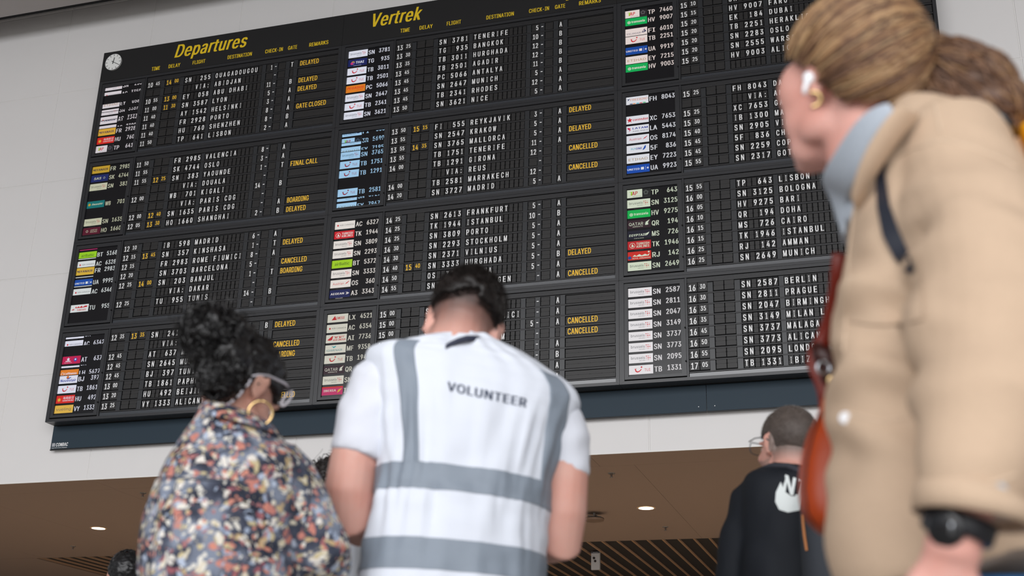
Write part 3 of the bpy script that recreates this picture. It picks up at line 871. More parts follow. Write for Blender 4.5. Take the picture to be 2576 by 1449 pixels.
q = MB(); q.tube([(0, 0, -0.055), (0, 0, -0.075)], [0.095, 0.088], mat('disc_brown', '7a6250', .5), n=32); q.tube([(0, 0, -0.05), (0, 0, -0.056)], [0.092, 0.096], M_dark, n=32); q.build('disc', root)
q = MB()
for a in (0.6, 2.2): q.obox((0, 0, -0.03), Vector((math.cos(a), math.sin(a), 0)) * .07, Vector((-math.sin(a), math.cos(a), 0)) * .006, (0, 0, .004), M_metal)
q.tube([(0, 0, 0), (0, 0, -0.05)], .012, M_metal); q.build('bracket', root)
root = empty('people_counter', (3.315, 4.60, ZB + 0.02), 'small grey box with two dark lenses hanging among the brown slats', 'sensor')
q = MB(); q.box(-0.048, 0.048, -0.02, 0.02, -0.215, -0.02, mat('box_grey', 'b0adab', .5)); q.build('case', root)
q = MB(); q.box(-0.05, 0.05, -0.022, -0.018, -0.036, -0.018, mat('box_dark', '38363a', .4)); q.text(text_geo('IN OUT', .006, .05), -0.0225, M_white, -.025, -.03); q.build('cap', root)
q = MB(); q.box(-0.03, 0.06, 0.0, 0.03, -0.02, 0.12, M_dark); q.build('bracket', root)
for x, z in ((-0.016, -0.088), (-0.002, -0.122)):
    q = MB(); q.tube([(x, -0.02, z), (x, -0.026, z)], 0.0135, M_dark, n=16); q.build('lens', root)
# ================================================================== PEOPLE: helpers
def ray(px, py):
    d = CR @ np.array([(px - 1288) / F_PX, 1, -(py - 724.5) / F_PX])
    return Vector(d).normalized()


def at(px, py, r):
    """the point seen at a spot of the picture, r metres away over the floor"""
    d = ray(px, py)
    return Vector(CC) + d * (r / math.hypot(d.x, d.y))


def away(px, py=900):
    d = ray(px, py); d.z = 0
    return d.normalized()


class Loft:
    def __init__(s, secs):
        s.s = secs          # (centre, half-width vector, half-depth vector)
        s.n = len(secs)

    def sec(s, v):
        v = max(0.0, min(s.n - 1.0, v))
        i = min(int(v), s.n - 2); t = v - i
        g = [s.s[max(0, min(s.n - 1, i + k))] for k in (-1, 0, 1, 2)]
        w = (-.5 * t + t * t - .5 * t ** 3, 1 - 2.5 * t * t + 1.5 * t ** 3, .5 * t + 2 * t * t - 1.5 * t ** 3, -.5 * t * t + .5 * t ** 3)
        return tuple(sum((g[k][j] * w[k] for k in range(4)), Vector((0, 0, 0))) for j in range(3))

    def ev(s, u, v, off=0.0, ex=0.85):
        c, A, B = s.sec(v)
        a = 2 * math.pi * u
        ca, sa = math.cos(a), math.sin(a)
        ca = math.copysign(abs(ca) ** ex, ca); sa = math.copysign(abs(sa) ** ex, sa)
        p = c + A * ca + B * sa
        if off:
            n = A.normalized() * ca / max(A.length, .01) + B.normalized() * sa / max(B.length, .01)
            if n.length > 1e-6: p += n.normalized() * off
        return p

    def into(s, mb, mt, nu=40, nv=None, off=0.0, v0=0, v1=None, cap=True, disp=None):
        v1 = s.n - 1 if v1 is None else v1
        nv = nv or int((v1 - v0) * 6) + 1
        vs = []; fs = []
        for j in range(nv + 1):
            v = v0 + (v1 - v0) * j / nv
            for i in range(nu):
                vs.append(s.ev(i / nu, v, off + (disp(i / nu, v) if disp else 0)))
        for j in range(nv):
            for i in range(nu):
                fs.append((j * nu + i, (j + 1) * nu + i, (j + 1) * nu + (i + 1) % nu, j * nu + (i + 1) % nu))
        if cap:
            fs.append(tuple(range(nu))); fs.append(tuple(nv * nu + i for i in range(nu - 1, -1, -1)))
        mb.add(vs, fs, mt)

    def patch(s, mb, mt, uf, v0, v1, off, nu=10, nv=20, disp=None):
        """uf(v) -> (u0, u1)"""
        vs = []; fs = []
        for j in range(nv + 1):
            v = v0 + (v1 - v0) * j / nv
            a, b = uf(v)
            for i in range(nu + 1):
                u = a + (b - a) * i / nu
                e = off * (0.1 if (i in (0, nu) and b - a < .99) else 1)
                vs.append(s.ev(u, v, e + (disp(u % 1.0, v) if disp else 0)))
        for j in range(nv):
            for i in range(nu):
                k = j * (nu + 1) + i
                fs.append((k, k + nu + 1, k + nu + 2, k + 1))
        mb.add(vs, fs, mt)


def S(lx, ly, rx, ry, r, hd, fwd):
    L_ = at(lx, ly, r); R_ = at(rx, ry, r)
    return ((L_ + R_) / 2, (R_ - L_) / 2, fwd * hd)


def ufrac(f):
    """u on the side towards the camera for a fraction f from the left edge to the right edge"""
    x = max(-1, min(1, 2 * f - 1))
    x = math.copysign(abs(x) ** (1 / .85), x)
    return 1 - math.acos(x) / (2 * math.pi)


def union(mb, name, voxel, mt, parent=None, smooth=4, disp=None, mats=None):
    """one continuous surface out of overlapping closed pieces"""
    tmp = mb.build('tmp')
    r = tmp.modifiers.new('r', 'REMESH'); r.mode = 'VOXEL'; r.voxel_size = voxel
    if smooth:
        q = tmp.modifiers.new('s', 'SMOOTH'); q.factor = .5; q.iterations = smooth
    dg = bpy.context.evaluated_depsgraph_get(); dg.update()
    me = bpy.data.meshes.new_from_object(tmp.evaluated_get(dg))
    old = tmp.data
    bpy.data.objects.remove(tmp); bpy.data.meshes.remove(old)
    me.name = name
    me.materials.clear(); me.materials.append(mt)
    n = len(me.vertices)
    if disp:
        co = np.empty(n * 3, np.float32); me.vertices.foreach_get('co', co); co = co.reshape(-1, 3)
        no = np.empty(n * 3, np.float32); me.vertices.foreach_get('normal', no); no = no.reshape(-1, 3)
        d = np.array([disp(Vector(c)) for c in co], np.float32)
        co += no * d[:, None]
        me.vertices.foreach_set('co', co.ravel())
    me.polygons.foreach_set('material_index', [0] * len(me.polygons))
    me.polygons.foreach_set('use_smooth', [True] * len(me.polygons))
    me.update()
    o = link(name, me, parent)
    return o


def set_attr(me, name, fn):
    at_ = me.attributes.new(name, 'FLOAT', 'POINT')
    at_.data.foreach_set('value', [fn(v.co) for v in me.vertices])


def bvh(me):
    return BVHTree.FromPolygons([v.co.copy() for v in me.vertices], [tuple(p.vertices) for p in me.polygons])


def on_cloth(tree, px, py, off):
    """lay a point onto a garment surface"""
    h, n, i, d = tree.ray_cast(Vector(CC), ray(px, py))
    if h is None:
        return None
    return h - ray(px, py) * off


def drape_geo(mb, tree, geo, fm, off, mt):
    vs, fs = geo
    P = [on_cloth(tree, *fm(a, b), off) for a, b in vs]
    ok = [f for f in fs if all(P[i] is not None for i in f)]
    P = [p if p is not None else Vector((0, 0, 0)) for p in P]
    used = sorted({i for f in ok for i in f}); mp = {k: j for j, k in enumerate(used)}
    mb.add([P[k] for k in used], [tuple(mp[i] for i in f) for f in ok], mt)


def seam(mb, tree, pts, rad, mt, off=0.0):
    P = []
    for (x0, y0), (x1, y1) in zip(pts, pts[1:]):
        n = max(2, int(math.hypot(x1 - x0, y1 - y0) / 14))
        for k in range(n):
            h = on_cloth(tree, x0 + (x1 - x0) * k / n, y0 + (y1 - y0) * k / n, off)
            if h is not None and (not P or (h - P[-1]).length < .08): P.append(h)
    if len(P) > 2: mb.tube(P, rad, mt, n=6)
    return P


def strip(mb, tree, pts, wpx, mt, off=0.004, thick=0.003):
    """a flat strap lying on cloth along a line of the picture"""
    rows = []
    for (x0, y0, w0), (x1, y1, w1) in zip(pts, pts[1:]):
        n = max(2, int(math.hypot(x1 - x0, y1 - y0) / 12))
        dx, dy = x1 - x0, y1 - y0; l = math.hypot(dx, dy); nx, ny = -dy / l, dx / l
        for k in range(n):
            t = k / n; x = x0 + dx * t; y = y0 + dy * t; w = (w0 + (w1 - w0) * t) / 2
            a = on_cloth(tree, x - nx * w, y - ny * w, off); b = on_cloth(tree, x + nx * w, y + ny * w, off)
            if a is not None and b is not None: rows.append((a, b, ray(x, y) * thick))
    vs = []; fs = []
    for a, b, d in rows: vs += [a - d, b - d, b + d, a + d]
    for i in range(len(rows) - 1):
        for q in range(4): fs.append((4 * i + q, 4 * i + (q + 1) % 4, 4 * i + 4 + (q + 1) % 4, 4 * i + 4 + q))
    mb.add(vs, fs, mt)


def fold(fx, fy, fz, amp, seed=0):
    def f(p):
        q = Vector((p.x * fx + seed, p.y * fy + seed, p.z * fz))
        return amp * (noise.noise(q) + 0.5 * noise.noise(q * 2.3))
    return f


class Head:
    """a head frame: x = the person's right, y = where the face looks, z = up"""
    def __init__(s, anchor_local, px, py, r, heading, down=0, roll=0, scale=1.0):
        a = away(px)
        f = Matrix.Rotation(math.radians(heading), 3, 'Z') @ a
        x = f.cross(Vector((0, 0, 1))).normalized()
        B = Matrix((x, f, Vector((0, 0, 1)))).transposed()
        B = B @ Matrix.Rotation(math.radians(-down), 3, 'X') @ Matrix.Rotation(math.radians(roll), 3, 'Y')
        s.R = B; s.sc = scale
        s.c = at(px, py, r) - B @ (Vector(anchor_local) * scale)
        s.inv = B.transposed()

    def w(s, p): return s.c + s.R @ (Vector(p) * s.sc)
    def l(s, p): return (s.inv @ (Vector(p) - s.c)) / s.sc

    def e(s, mb, c, r, rot=None, mt=None):
        M = s.R if rot is None else s.R @ rot
        mb.ell(s.w(c), tuple(v * s.sc for v in r), mt or M_skin_tmp, M, 20, 14)


M_skin_tmp = mat('tmp_skin', 'c08a70')


def head_parts(mb, H):
    H.e(mb, (0, -.014, .034), (.0745, .097, .086))
    H.e(mb, (0, .040, -.030), (.060, .052, .080))
    H.e(mb, (0, .052, -.085), (.038, .036, .030))
    H.e(mb, (0, .072, -.100), (.022, .019, .017))
    for sx in (-1, 1):
        H.e(mb, (.047 * sx, .012, -.062), (.018, .036, .028))
        H.e(mb, (.034 * sx, .066, -.034), (.024, .020, .022))
        H.e(mb, (.028 * sx, .083, .020), (.022, .010, .008))
        H.e(mb, (.010 * sx, .102, -.046), (.008, .010, .007))
        R_ = Matrix.Rotation(math.radians(-24 * sx), 3, 'Z') @ Matrix.Rotation(math.radians(-8), 3, 'X')
        H.e(mb, (.0775 * sx, -.012, -.004), (.0065, .018, .031), R_)
        pts = []
        for k in range(11):
            a = math.radians(-100 + 250 * k / 10)
            q = Vector((.0035 * sx, -.017 * math.cos(a - .3) * 1.0, .030 * math.sin(a)))
            pts.append(H.w(Vector((.0795 * sx, -.012, -.003)) + R_ @ q))
        mb.tube(pts, .0042 * H.sc, M_skin_tmp, n=8)
        H.e(mb, (.074 * sx, -.004, -.032), (.0055, .009, .010))
    H.e(mb, (0, .100, -.012), (.008, .016, .030), Matrix.Rotation(math.radians(-22), 3, 'X'))
    H.e(mb, (0, .113, -.036), (.011, .012, .010))
    H.e(mb, (0, .091, -.066), (.022, .011, .0055)); H.e(mb, (0, .090, -.075), (.019, .011, .006))


def face_bits(H, parent, eye='3a2c22'):
    M_e = mat('eye_white', 'e8e4e0', .25); M_i = mat('iris_' + eye, eye, .2)
    for sx in (-1, 1):
        mb = MB(); H.e(mb, (.030 * sx, .074, -.002), (.0115, .0105, .008), mt=M_e); H.e(mb, (.030 * sx, .0832, -.002), (.005, .002, .005), mt=M_i)
        mb.build('eye', parent, smooth=True)
        mb = MB()
        mb.tube([H.w((.014 * sx, .096, .016)), H.w((.028 * sx, .096, .023)), H.w((.046 * sx, .085, .019))], [.0018, .0026, .0012], mat('brow_dark', '2a1c14', .8), n=5)
        mb.build('eyebrow', parent)


def skin_mat(name, c, hair, rough=.5):
    mt = mat(name, c, rough, spec=.35, sss=.12)
    nt = mt.node_tree; N = nt.nodes; L = nt.links; b = N['Principled BSDF']
    at_ = N.new('ShaderNodeAttribute'); at_.attribute_name = 'stubble'
    tc = N.new('ShaderNodeTexCoord'); nz = N.new('ShaderNodeTexNoise'); nz.inputs['Scale'].default_value = 14; nz.inputs['Detail'].default_value = 3
    L.new(tc.outputs['Object'], nz.inputs['Vector'])
    m1 = N.new('ShaderNodeMix'); m1.data_type = 'RGBA'; m1.inputs[6].default_value = (*rgb(c), 1)
    cc = rgb(c); m1.inputs[7].default_value = (cc[0] * .98, cc[1] * .84, cc[2] * .80, 1)
    mr = N.new('ShaderNodeMapRange'); mr.inputs[1].default_value = .4; mr.inputs[2].default_value = .75
    L.new(nz.outputs['Fac'], mr.inputs[0]); L.new(mr.outputs[0], m1.inputs[0])
    m2 = N.new('ShaderNodeMix'); m2.data_type = 'RGBA'; m2.inputs[7].default_value = (*rgb(hair), 1)
    L.new(at_.outputs['Fac'], m2.inputs[0]); L.new(m1.outputs[2], m2.inputs[6]); L.new(m2.outputs[2], b.inputs['Base Color'])
    return mt


def hand(mb, wrist, direc, palm_n, mt, side=1, curl=.6, s=1.0):
    """palm, four fingers and a thumb, gently curled"""
    d = Vector(direc).normalized(); n = Vector(palm_n); n = (n - d * n.dot(d)).normalized(); x = d.cross(n) * side
    w = Vector(wrist)
    R_ = Matrix((x, d, n)).transposed()
    mb.ell(w + d * .045 * s, (.041 * s, .052 * s, .015 * s), mt, R_)
    mb.ell(w + d * .005 * s, (.028 * s, .03 * s, .018 * s), mt, R_)
    for k, (off, L_) in enumerate(((-.031, .062), (-.010, .075), (.011, .072), (.031, .056))):
        p = w + d * .085 * s + x * off * s
        a = 0; pts = [p - d * .02 * s]; dd = d.copy()
        for seg in (.45, .32, .25):
            a += curl * (.5 if seg == .45 else .8)
            dd = (d * math.cos(a) - n * math.sin(a))
            pts.append(pts[-1] + dd * L_ * seg * 1.35 * s)
        mb.tube(pts, [.0095 * s, .009 * s, .008 * s, .0068 * s], mt, n=8)
        mb.ell(pts[-1], .0068 * s, mt, nu=8, nv=6)
    b = w + d * .02 * s - x * .03 * s
    pts = [b, b + (d * .7 - x * .8 - n * .2).normalized() * .035 * s, b + (d * .9 - x * .6 - n * .5).normalized() * .068 * s, b + (d * 1.0 - x * .35 - n * .7).normalized() * .088 * s]
    mb.tube(pts, [.013 * s, .0115 * s, .010 * s, .008 * s], mt, n=8); mb.ell(pts[-1], .008 * s, mt, nu=8, nv=6)


def legs(root, base, fwd, zw, hipw, mt, shoe, body_mb, skin_mt):
    """trousers and shoes below the jacket hem; thin legs of the body inside"""
    x = fwd.cross(Vector((0, 0, 1))).normalized()
    mb = MB()
    B = Vector((base.x, base.y, 0))
    Loft([(B + Vector((0, 0, zw)), x * hipw, fwd * .115), (B + Vector((0, 0, zw - .12)), x * (hipw + .015), fwd * .13), (B + Vector((0, 0, zw - .24)), x * (hipw + .01), fwd * .12)]).into(mb, mt)
    for sx in (-1, 1):
        h = B + x * sx * .09 + Vector((0, 0, zw - .18))
        k = B + x * sx * .095 + fwd * .01 + Vector((0, 0, .48)); f = B + x * sx * .10 + Vector((0, 0, .09))
        mb.tube([h, (h + k) / 2, k, (k + f) / 2, f], [.095, .085, .066, .062, .058], mt, n=14)
        body_mb.tube([h, k, f - Vector((0, 0, .03))], [.07, .05, .036], skin_mt, n=10)
    union(mb, 'trousers', .014, mt, root, smooth=3, disp=fold(6, 6, 14, .006))
    for sx in (-1, 1):
        q = MB(); c = B + x * sx * .10 + fwd * .05
        R_ = Matrix((x, fwd, Vector((0, 0, 1)))).transposed()
        q.ell(c + Vector((0, 0, .045)), (.046, .135, .045), shoe, R_); q.ell(c - fwd * .06 + Vector((0, 0, .07)), (.04, .06, .055), shoe, R_)
        q.add([c + x * a + fwd * b + Vector((0, 0, z)) for z in (0, .022) for a, b in ((-.04, -.13), (.04, -.13), (.046, .08), (0, .14), (-.046, .08))],
              [(4, 3, 2, 1, 0), (5, 6, 7, 8, 9)] + [(i, (i + 1) % 5, 5 + (i + 1) % 5, 5 + i) for i in range(5)], mat('shoe_sole', 'd8d6d0', .6))
        q.build('shoe', root, smooth=False)


def spikes(mb, H, n, region, rad, length, mt, seed=1, width=.0007, lean=.3):
    """short hair standing on the scalp"""
    rnd = random.Random(seed); c0 = Vector((0, -.014, .036))
    k = 0
    while k < n:
        d = Vector((rnd.gauss(0, 1), rnd.gauss(0, 1), rnd.gauss(0, 1))).normalized()
        p = c0 + Vector((d.x * rad[0], d.y * rad[1], d.z * rad[2]))
        if not region(p) and rnd.random() < .97: continue
        if not region(p): continue
        L_ = length(p) * rnd.uniform(.6, 1.25)
        t = (d + Vector((rnd.gauss(0, lean), rnd.gauss(0, lean), rnd.gauss(0, lean)))).normalized()
        a = t.orthogonal().normalized(); b = t.cross(a)
        w_ = width * rnd.uniform(.8, 1.4)
        base = p - d * .003
        P = [H.w(base + a * w_), H.w(base - a * w_ * .5 + b * w_ * .87), H.w(base - a * w_ * .5 - b * w_ * .87), H.w(base + t * (L_ + .003))]
        mb.add(P, [(0, 1, 3), (1, 2, 3), (2, 0, 3)], mt)
        k += 1


def cap_mesh(H, rad, region, mt, bump=.004, nu=90, nv=60, seed=3, c0=(0, -.014, .036)):
    """hair mass over the skull"""
    mb = MB(); vs = []; keep = []
    c0 = Vector(c0)
    for j in range(nv + 1):
        ph = math.pi * j / nv
        for i in range(nu):
            th = 2 * math.pi * i / nu
            d = Vector((math.sin(ph) * math.cos(th), math.sin(ph) * math.sin(th), math.cos(ph)))
            p = c0 + Vector((d.x * rad[0], d.y * rad[1], d.z * rad[2]))
            rg = region(p)
            q = p + d * (bump * (noise.noise(p * 60 + Vector((seed, 0, 0))) + .6 * noise.noise(p * 150)))
            if not rg: q = c0 + (q - c0) * .90
            vs.append(H.w(q)); keep.append(rg)
    fs = []
    for j in range(nv):
        for i in range(nu):
            f = (j * nu + i, (j + 1) * nu + i, (j + 1) * nu + (i + 1) % nu, j * nu + (i + 1) % nu)
            if sum(keep[k] for k in f) >= 1: fs.append(f)
    mb.add(vs, fs, mt)
    return mb


def curls(mb, cen, R_, rad, n, mt, seed=5, amp=.008, length=.05, thick=.0011, spread=1.0, flat=True, turns=1.6):
    rnd = random.Random(seed)
    for _ in range(n):
        d = Vector((rnd.gauss(0, 1), rnd.gauss(0, 1), rnd.gauss(0, 1))).normalized()
        s_ = rnd.uniform(.82, 1.04) * spread
        p = Vector((d.x * rad[0], d.y * rad[1], d.z * rad[2])) * s_
        t = d.cross(Vector((rnd.gauss(0, 1), rnd.gauss(0, 1), rnd.gauss(0, 1)))).normalized()
        if not flat or rnd.random() < .12: t = (t + d * rnd.uniform(.4, 1.2)).normalized()
        a = t.orthogonal().normalized(); b = t.cross(a)
        L_ = length * rnd.uniform(.5, 1.3); am = amp * rnd.uniform(.5, 1.3); ph = rnd.uniform(0, 6)
        pts = []
        for k in range(9):
            q = k / 8
            w_ = ph + q * turns * 2 * math.pi
            v = p + t * (q - .5) * L_ + a * math.cos(w_) * am + b * math.sin(w_) * am
            v -= d * (L_ * L_ * (q - .5) ** 2 / (2 * max(rad[0], .02)))
            pts.append(Vector(cen) + R_ @ v)
        mb.tube(pts, thick, mt, n=3, caps=False)


def print_mat(name):
    """dark shirt print of cream, coral, yellow and pale-blue blossoms"""
    mt = mat(name, '3c4254', .75, spec=.25)
    nt = mt.node_tree; N = nt.nodes; L = nt.links; b = N['Principled BSDF']
    tc = N.new('ShaderNodeTexCoord')
    nz = N.new('ShaderNodeTexNoise'); nz.inputs['Scale'].default_value = 22; nz.inputs['Detail'].default_value = 3
    L.new(tc.outputs['Object'], nz.inputs['Vector'])
    ad = N.new('ShaderNodeMixRGB'); ad.blend_type = 'LINEAR_LIGHT'; ad.inputs[0].default_value = .030
    L.new(tc.outputs['Object'], ad.inputs[1]); L.new(nz.outputs['Color'], ad.inputs[2])
    prev = None
    base = N.new('ShaderNodeTexNoise'); base.inputs['Scale'].default_value = 16; base.inputs['Detail'].default_value = 4
    L.new(tc.outputs['Object'], base.inputs['Vector'])
    r0 = N.new('ShaderNodeValToRGB'); L.new(base.outputs['Fac'], r0.inputs[0])
    e = r0.color_ramp.elements; e[0].position = .36; e[0].color = (*rgb('232734'), 1); e[1].position = .62; e[1].color = (*rgb('7a8292'), 1)
    q = e.new(.5); q.color = (*rgb('434857'), 1)
    prev = r0.outputs[0]
    for sc_, thr, ramp in ((60, .0088, [('cfc6b2', 0), ('b8786c', .22), ('d8d2ca', .42), ('b8a078', .6), ('8c525a', .74), ('a8b2c4', .86)]),
                           (96, .0054, [('d6d2c8', 0), ('c48270', .3), ('bcae88', .5), ('a06a6a', .7), ('98a4b8', .85)])):
        v = N.new('ShaderNodeTexVoronoi'); v.inputs['Scale'].default_value = sc_; v.inputs['Randomness'].default_value = 1
        L.new(ad.outputs[0], v.inputs['Vector'])
        mr = N.new('ShaderNodeMapRange'); mr.inputs[1].default_value = thr * sc_ * 1.12; mr.inputs[2].default_value = thr * sc_ * .82
        L.new(v.outputs['Distance'], mr.inputs[0])
        sp = N.new('ShaderNodeSeparateColor'); L.new(v.outputs['Color'], sp.inputs[0])
        cr = N.new('ShaderNodeValToRGB'); cr.color_ramp.interpolation = 'CONSTANT'; L.new(sp.outputs[0], cr.inputs[0])
        el = cr.color_ramp.elements; el[0].color = (*rgb(ramp[0][0]), 1); el[1].position = ramp[1][1]; el[1].color = (*rgb(ramp[1][0]), 1)
        for c, p_ in ramp[2:]:
            q = el.new(p_); q.color = (*rgb(c), 1)
        gt = N.new('ShaderNodeMath'); gt.operation = 'GREATER_THAN'; gt.inputs[1].default_value = .50 if sc_ < 70 else .52; L.new(sp.outputs[1], gt.inputs[0])
        mu = N.new('ShaderNodeMath'); mu.operation = 'MULTIPLY'; L.new(gt.outputs[0], mu.inputs[0]); L.new(mr.outputs[0], mu.inputs[1])
        mx = N.new('ShaderNodeMix'); mx.data_type = 'RGBA'; L.new(mu.outputs[0], mx.inputs[0]); L.new(prev, mx.inputs[6]); L.new(cr.outputs[0], mx.inputs[7])
        prev = mx.outputs[2]
    L.new(prev, b.inputs['Base Color'])
    return mt


M_black = mat('matte_black', '141519', .5)
M_steel = mat('steel', 'b8bcc2', .25, metal=1)
M_gold = mat('gold', 'e6c48c', .25, metal=1)
#VOLUNTEER
# ================================================================== the volunteer, seen from behind
RV = 2.8
root = empty('person', (*at(1165, 1449, RV).xy, 0), 'young man with faded dark hair in a white volunteer vest with grey bands, from behind', 'person')
fv = away(1165)
P0 = Vector(root.location)


def place(root):
    """the parts were built in world space: hand them to the Empty without moving them"""
    for o in root.children:
        o.matrix_parent_inverse = Matrix.Translation(-Vector(root.location))


M_sk1 = skin_mat('skin_fair', 'd3a294', '2e2624')
H1 = Head((0, -.008, -.012), 1163, 832, RV - .01, 0, down=14, roll=12, scale=1.06)
tor = [S(1096, 862, 1238, 870, RV, .088, fv), S(1000, 876, 1330, 917, RV, .104, fv), S(934, 894, 1440, 1000, RV, .115, fv), S(948, 1020, 1420, 1085, RV, .135, fv),
       S(956, 1180, 1378, 1232, RV, .135, fv), S(940, 1300, 1368, 1345, RV, .135, fv), S(918, 1449, 1362, 1485, RV, .14, fv), S(905, 1600, 1360, 1620, RV, .145, fv)]
TV = Loft(tor)
body = MB()
head_parts(body, H1)
for sx in (-1, 1): H1.e(body, (.040 * sx, -.004, -.052), (.036, .046, .052))
body.tube([H1.w((0, -.035, -.02)), H1.w((0, -.045, -.09)), at(1165, 905, RV + .01), at(1170, 960, RV + .01)], [.062, .066, .068, .075], M_skin_tmp, n=18)
Loft([(c, A * .86, B * .8) for c, A, B in tor[1:]]).into(body, M_skin_tmp)
armL = [(972, 960, RV, .055), (925, 1060, RV, .058), (893, 1150, RV, .055), (880, 1235, RV + .01, .058), (878, 1310, RV + .02, .050), (905, 1325, RV + .10, .046), (960, 1290, RV + .22, .034), (1010, 1260, RV + .30, .028)]
armR = [(1395, 1050, RV, .055), (1418, 1120, RV, .055), (1422, 1200, RV, .052), (1418, 1290, RV + .01, .052), (1412, 1368, RV + .02, .046), (1385, 1370, RV + .10, .044), (1320, 1330, RV + .22, .033), (1270, 1300, RV + .30, .027)]
for arm in (armL, armR):
    body.tube([at(x, y, r) for x, y, r, q in arm], [q for *_, q in arm], M_skin_tmp, n=16)
wl_, wr_ = at(1010, 1260, RV + .30), at(1270, 1300, RV + .30)
xr = fv.cross(Vector((0, 0, 1)))
hand(body, wl_, xr * .6 + fv * .6, Vector((0, 0, 1)), M_skin_tmp, -1, .8)
hand(body, wr_, -xr * .6 + fv * .6, Vector((0, 0, 1)), M_skin_tmp, 1, .8)
M_tr1 = mat('trousers_navy', '232936', .8, bump=.2)
legs(root, at(1140, 1600, RV), fv, at(1140, 1600, RV).z + .02, .165, M_tr1, mat('shoe_dark', '26262a', .5), body, M_skin_tmp)
bo = union(body, 'body', .0055, M_sk1, root, smooth=3)


def stub1(co):
    p = H1.l(co)
    if p.z < -.085 or p.length > .2: return 0
    if p.y > .055 and p.z < .06: return 0
    if p.y > -.03 and p.z < .012: return 0
    t = (p.z + .078) / .088 if p.y < -.03 else (p.z - .0) / .05
    return max(0, min(.92, t * .9 + .10 * noise.noise(p * 30)))


set_attr(bo.data, 'stubble', stub1)
M_hair1 = mat('hair_dark', '17110f', .45, spec=.4)


def reg1(p):
    if p.y > .066: return p.z > .085
    lim = .030 + .010 * math.sin(p.x * 40) - (.020 if p.x > .03 else 0)
    if p.y > -.02: lim = .040
    return p.z > lim


cap_mesh(H1, (.083, .106, .098), reg1, M_hair1, bump=.005).build('hair', root, smooth=True)
hb = MB(); spikes(hb, H1, 2600, lambda p: reg1(p + Vector((0, 0, .016))) and not reg1(p), (.080, .103, .095), lambda p: .0035, M_hair1, seed=2, width=.0007, lean=.5); spikes(hb, H1, 5200, reg1, (.082, .105, .097), lambda p: .014 if p.z > .06 else .006, M_hair1, width=.0009, lean=.5)
o = hb.build('hair_strands', root); o['kind'] = 'stuff'
face_bits(H1, root)
M_tee = mat('tee_white', 'd8dbe4', .8, spec=.2, bump=.1)
tee = MB()
Loft([(c, A * .985, B * .97) for c, A, B in tor]).into(tee, M_tee)
tee.tube([at(1000, 965, RV), at(958, 985, RV), at(930, 1050, RV), at(904, 1150, RV), at(903, 1153, RV)], [.078, .082, .078, .066, .062], M_tee, n=20)
tee.tube([at(1375, 1040, RV), at(1400, 1070, RV), at(1418, 1120, RV), at(1431, 1195, RV), at(1431, 1198, RV)], [.06, .066, .064, .050, .046], M_tee, n=20)
union(tee, 'tshirt', .007, M_tee, root, smooth=3, disp=fold(9, 9, 12, .007))
M_vest = mat('vest_white', 'd9dee8', .75, spec=.2, bump=.06)
M_band = mat('vest_band', '828c98', .55, spec=.4, grain=.03, gscale=80)


def vfold(u, v):
    x = math.cos(2 * math.pi * u); k = math.exp(-((v - 4.2) / 1.6) ** 2)
    return .006 * noise.noise(Vector((x * 7, v * .8, u * 2))) + .010 * k * noise.noise(Vector((x * 14, v * .9, 3))) + .004 * noise.noise(Vector((x * 3, v * 3.2, 9)))


vest = MB(); TV.into(vest, M_vest, nu=120, nv=110, off=.011, v0=0.0, cap=False, disp=vfold)
vo = vest.build('vest', root, smooth=True)
for nm, uf, v0, v1 in (('vest_stripe', lambda v: (ufrac(.125 + .013 * max(0, v - 2)), ufrac(.235 + .013 * max(0, v - 2))), 1.35, 4.05),
                       ('vest_stripe', lambda v: (ufrac(.835 + .035 * max(0, v - 2)), ufrac(min(1, .945 + .03 * max(0, v - 2)))), 1.7, 4.45),
                       ('vest_band', lambda v: (0, 1), 4.02, 4.56), ('vest_band', lambda v: (0, 1), 5.46, 5.97)):
    mb = MB(); TV.patch(mb, M_band, uf, v0, v1, .0128, nu=120 if nm == 'vest_band' else 12, nv=40 if nm == 'vest_stripe' else 12, disp=vfold)
    mb.build(nm, vo, smooth=True)
tv = bvh(vo.data)
mb = MB()
tg = text_geo('VOLUNTEER', 1, 9.0, True)
drape_geo(mb, tv, tg, lambda a, b: (1124 + 200 * a / 9 + 2 * b, 982 + 43 * a / 9 - 22.5 * b), .0016, mat('vest_ink', '22304a', .6))
mb.build('lettering', vo)
mb = MB()
tbv = bvh(bo.data)
strip(mb, tbv, [(1108, 880, 10), (1132, 866, 12), (1152, 857, 13), (1174, 851, 15), (1198, 851, 15), (1220, 861, 12), (1240, 876, 10)], 14, mat('lanyard', '262b40', .6), .022, .002)
mb.build('lanyard', root, smooth=True)
place(root)
#NEXT

# ================================================================== curly-haired woman in a floral shirt
RW = 2.7
root = empty('person', (*at(600, 1449, RW).xy, 0), 'woman with curly black updo in a dark floral shirt, gold hoop earring', 'person')
fw = away(600)
fwr = Matrix.Rotation(math.radians(-18), 3, 'Z') @ fw
M_sk2 = skin_mat('skin_tan', 'bf9484', '1c1412')
H2 = Head((.080, -.010, -.006), 656, 975, RW - .02, -44, down=26, roll=4, scale=.98)
M_print = print_mat('floral_print')
tw = [S(520, 1030, 690, 1085, RW, .066, fw), S(492, 1055, 708, 1110, RW, .085, fw), S(440, 1115, 748, 1150, RW, .11, fw), S(405, 1175, 772, 1200, RW, .13, fw),
      S(380, 1255, 780, 1275, RW, .145, fw), S(362, 1345, 775, 1350, RW, .155, fw), S(352, 1449, 765, 1449, RW, .165, fw), S(345, 1700, 760, 1700, RW, .17, fw)]
TWL = Loft(tw)
body = MB(); head_parts(body, H2)
body.tube([H2.w((0, -.02, -.01)), H2.w((.018, .004, -.065)), at(614, 1085, RW + .02), at(600, 1150, RW + .02)], [.052, .050, .056, .07], M_skin_tmp, n=18)
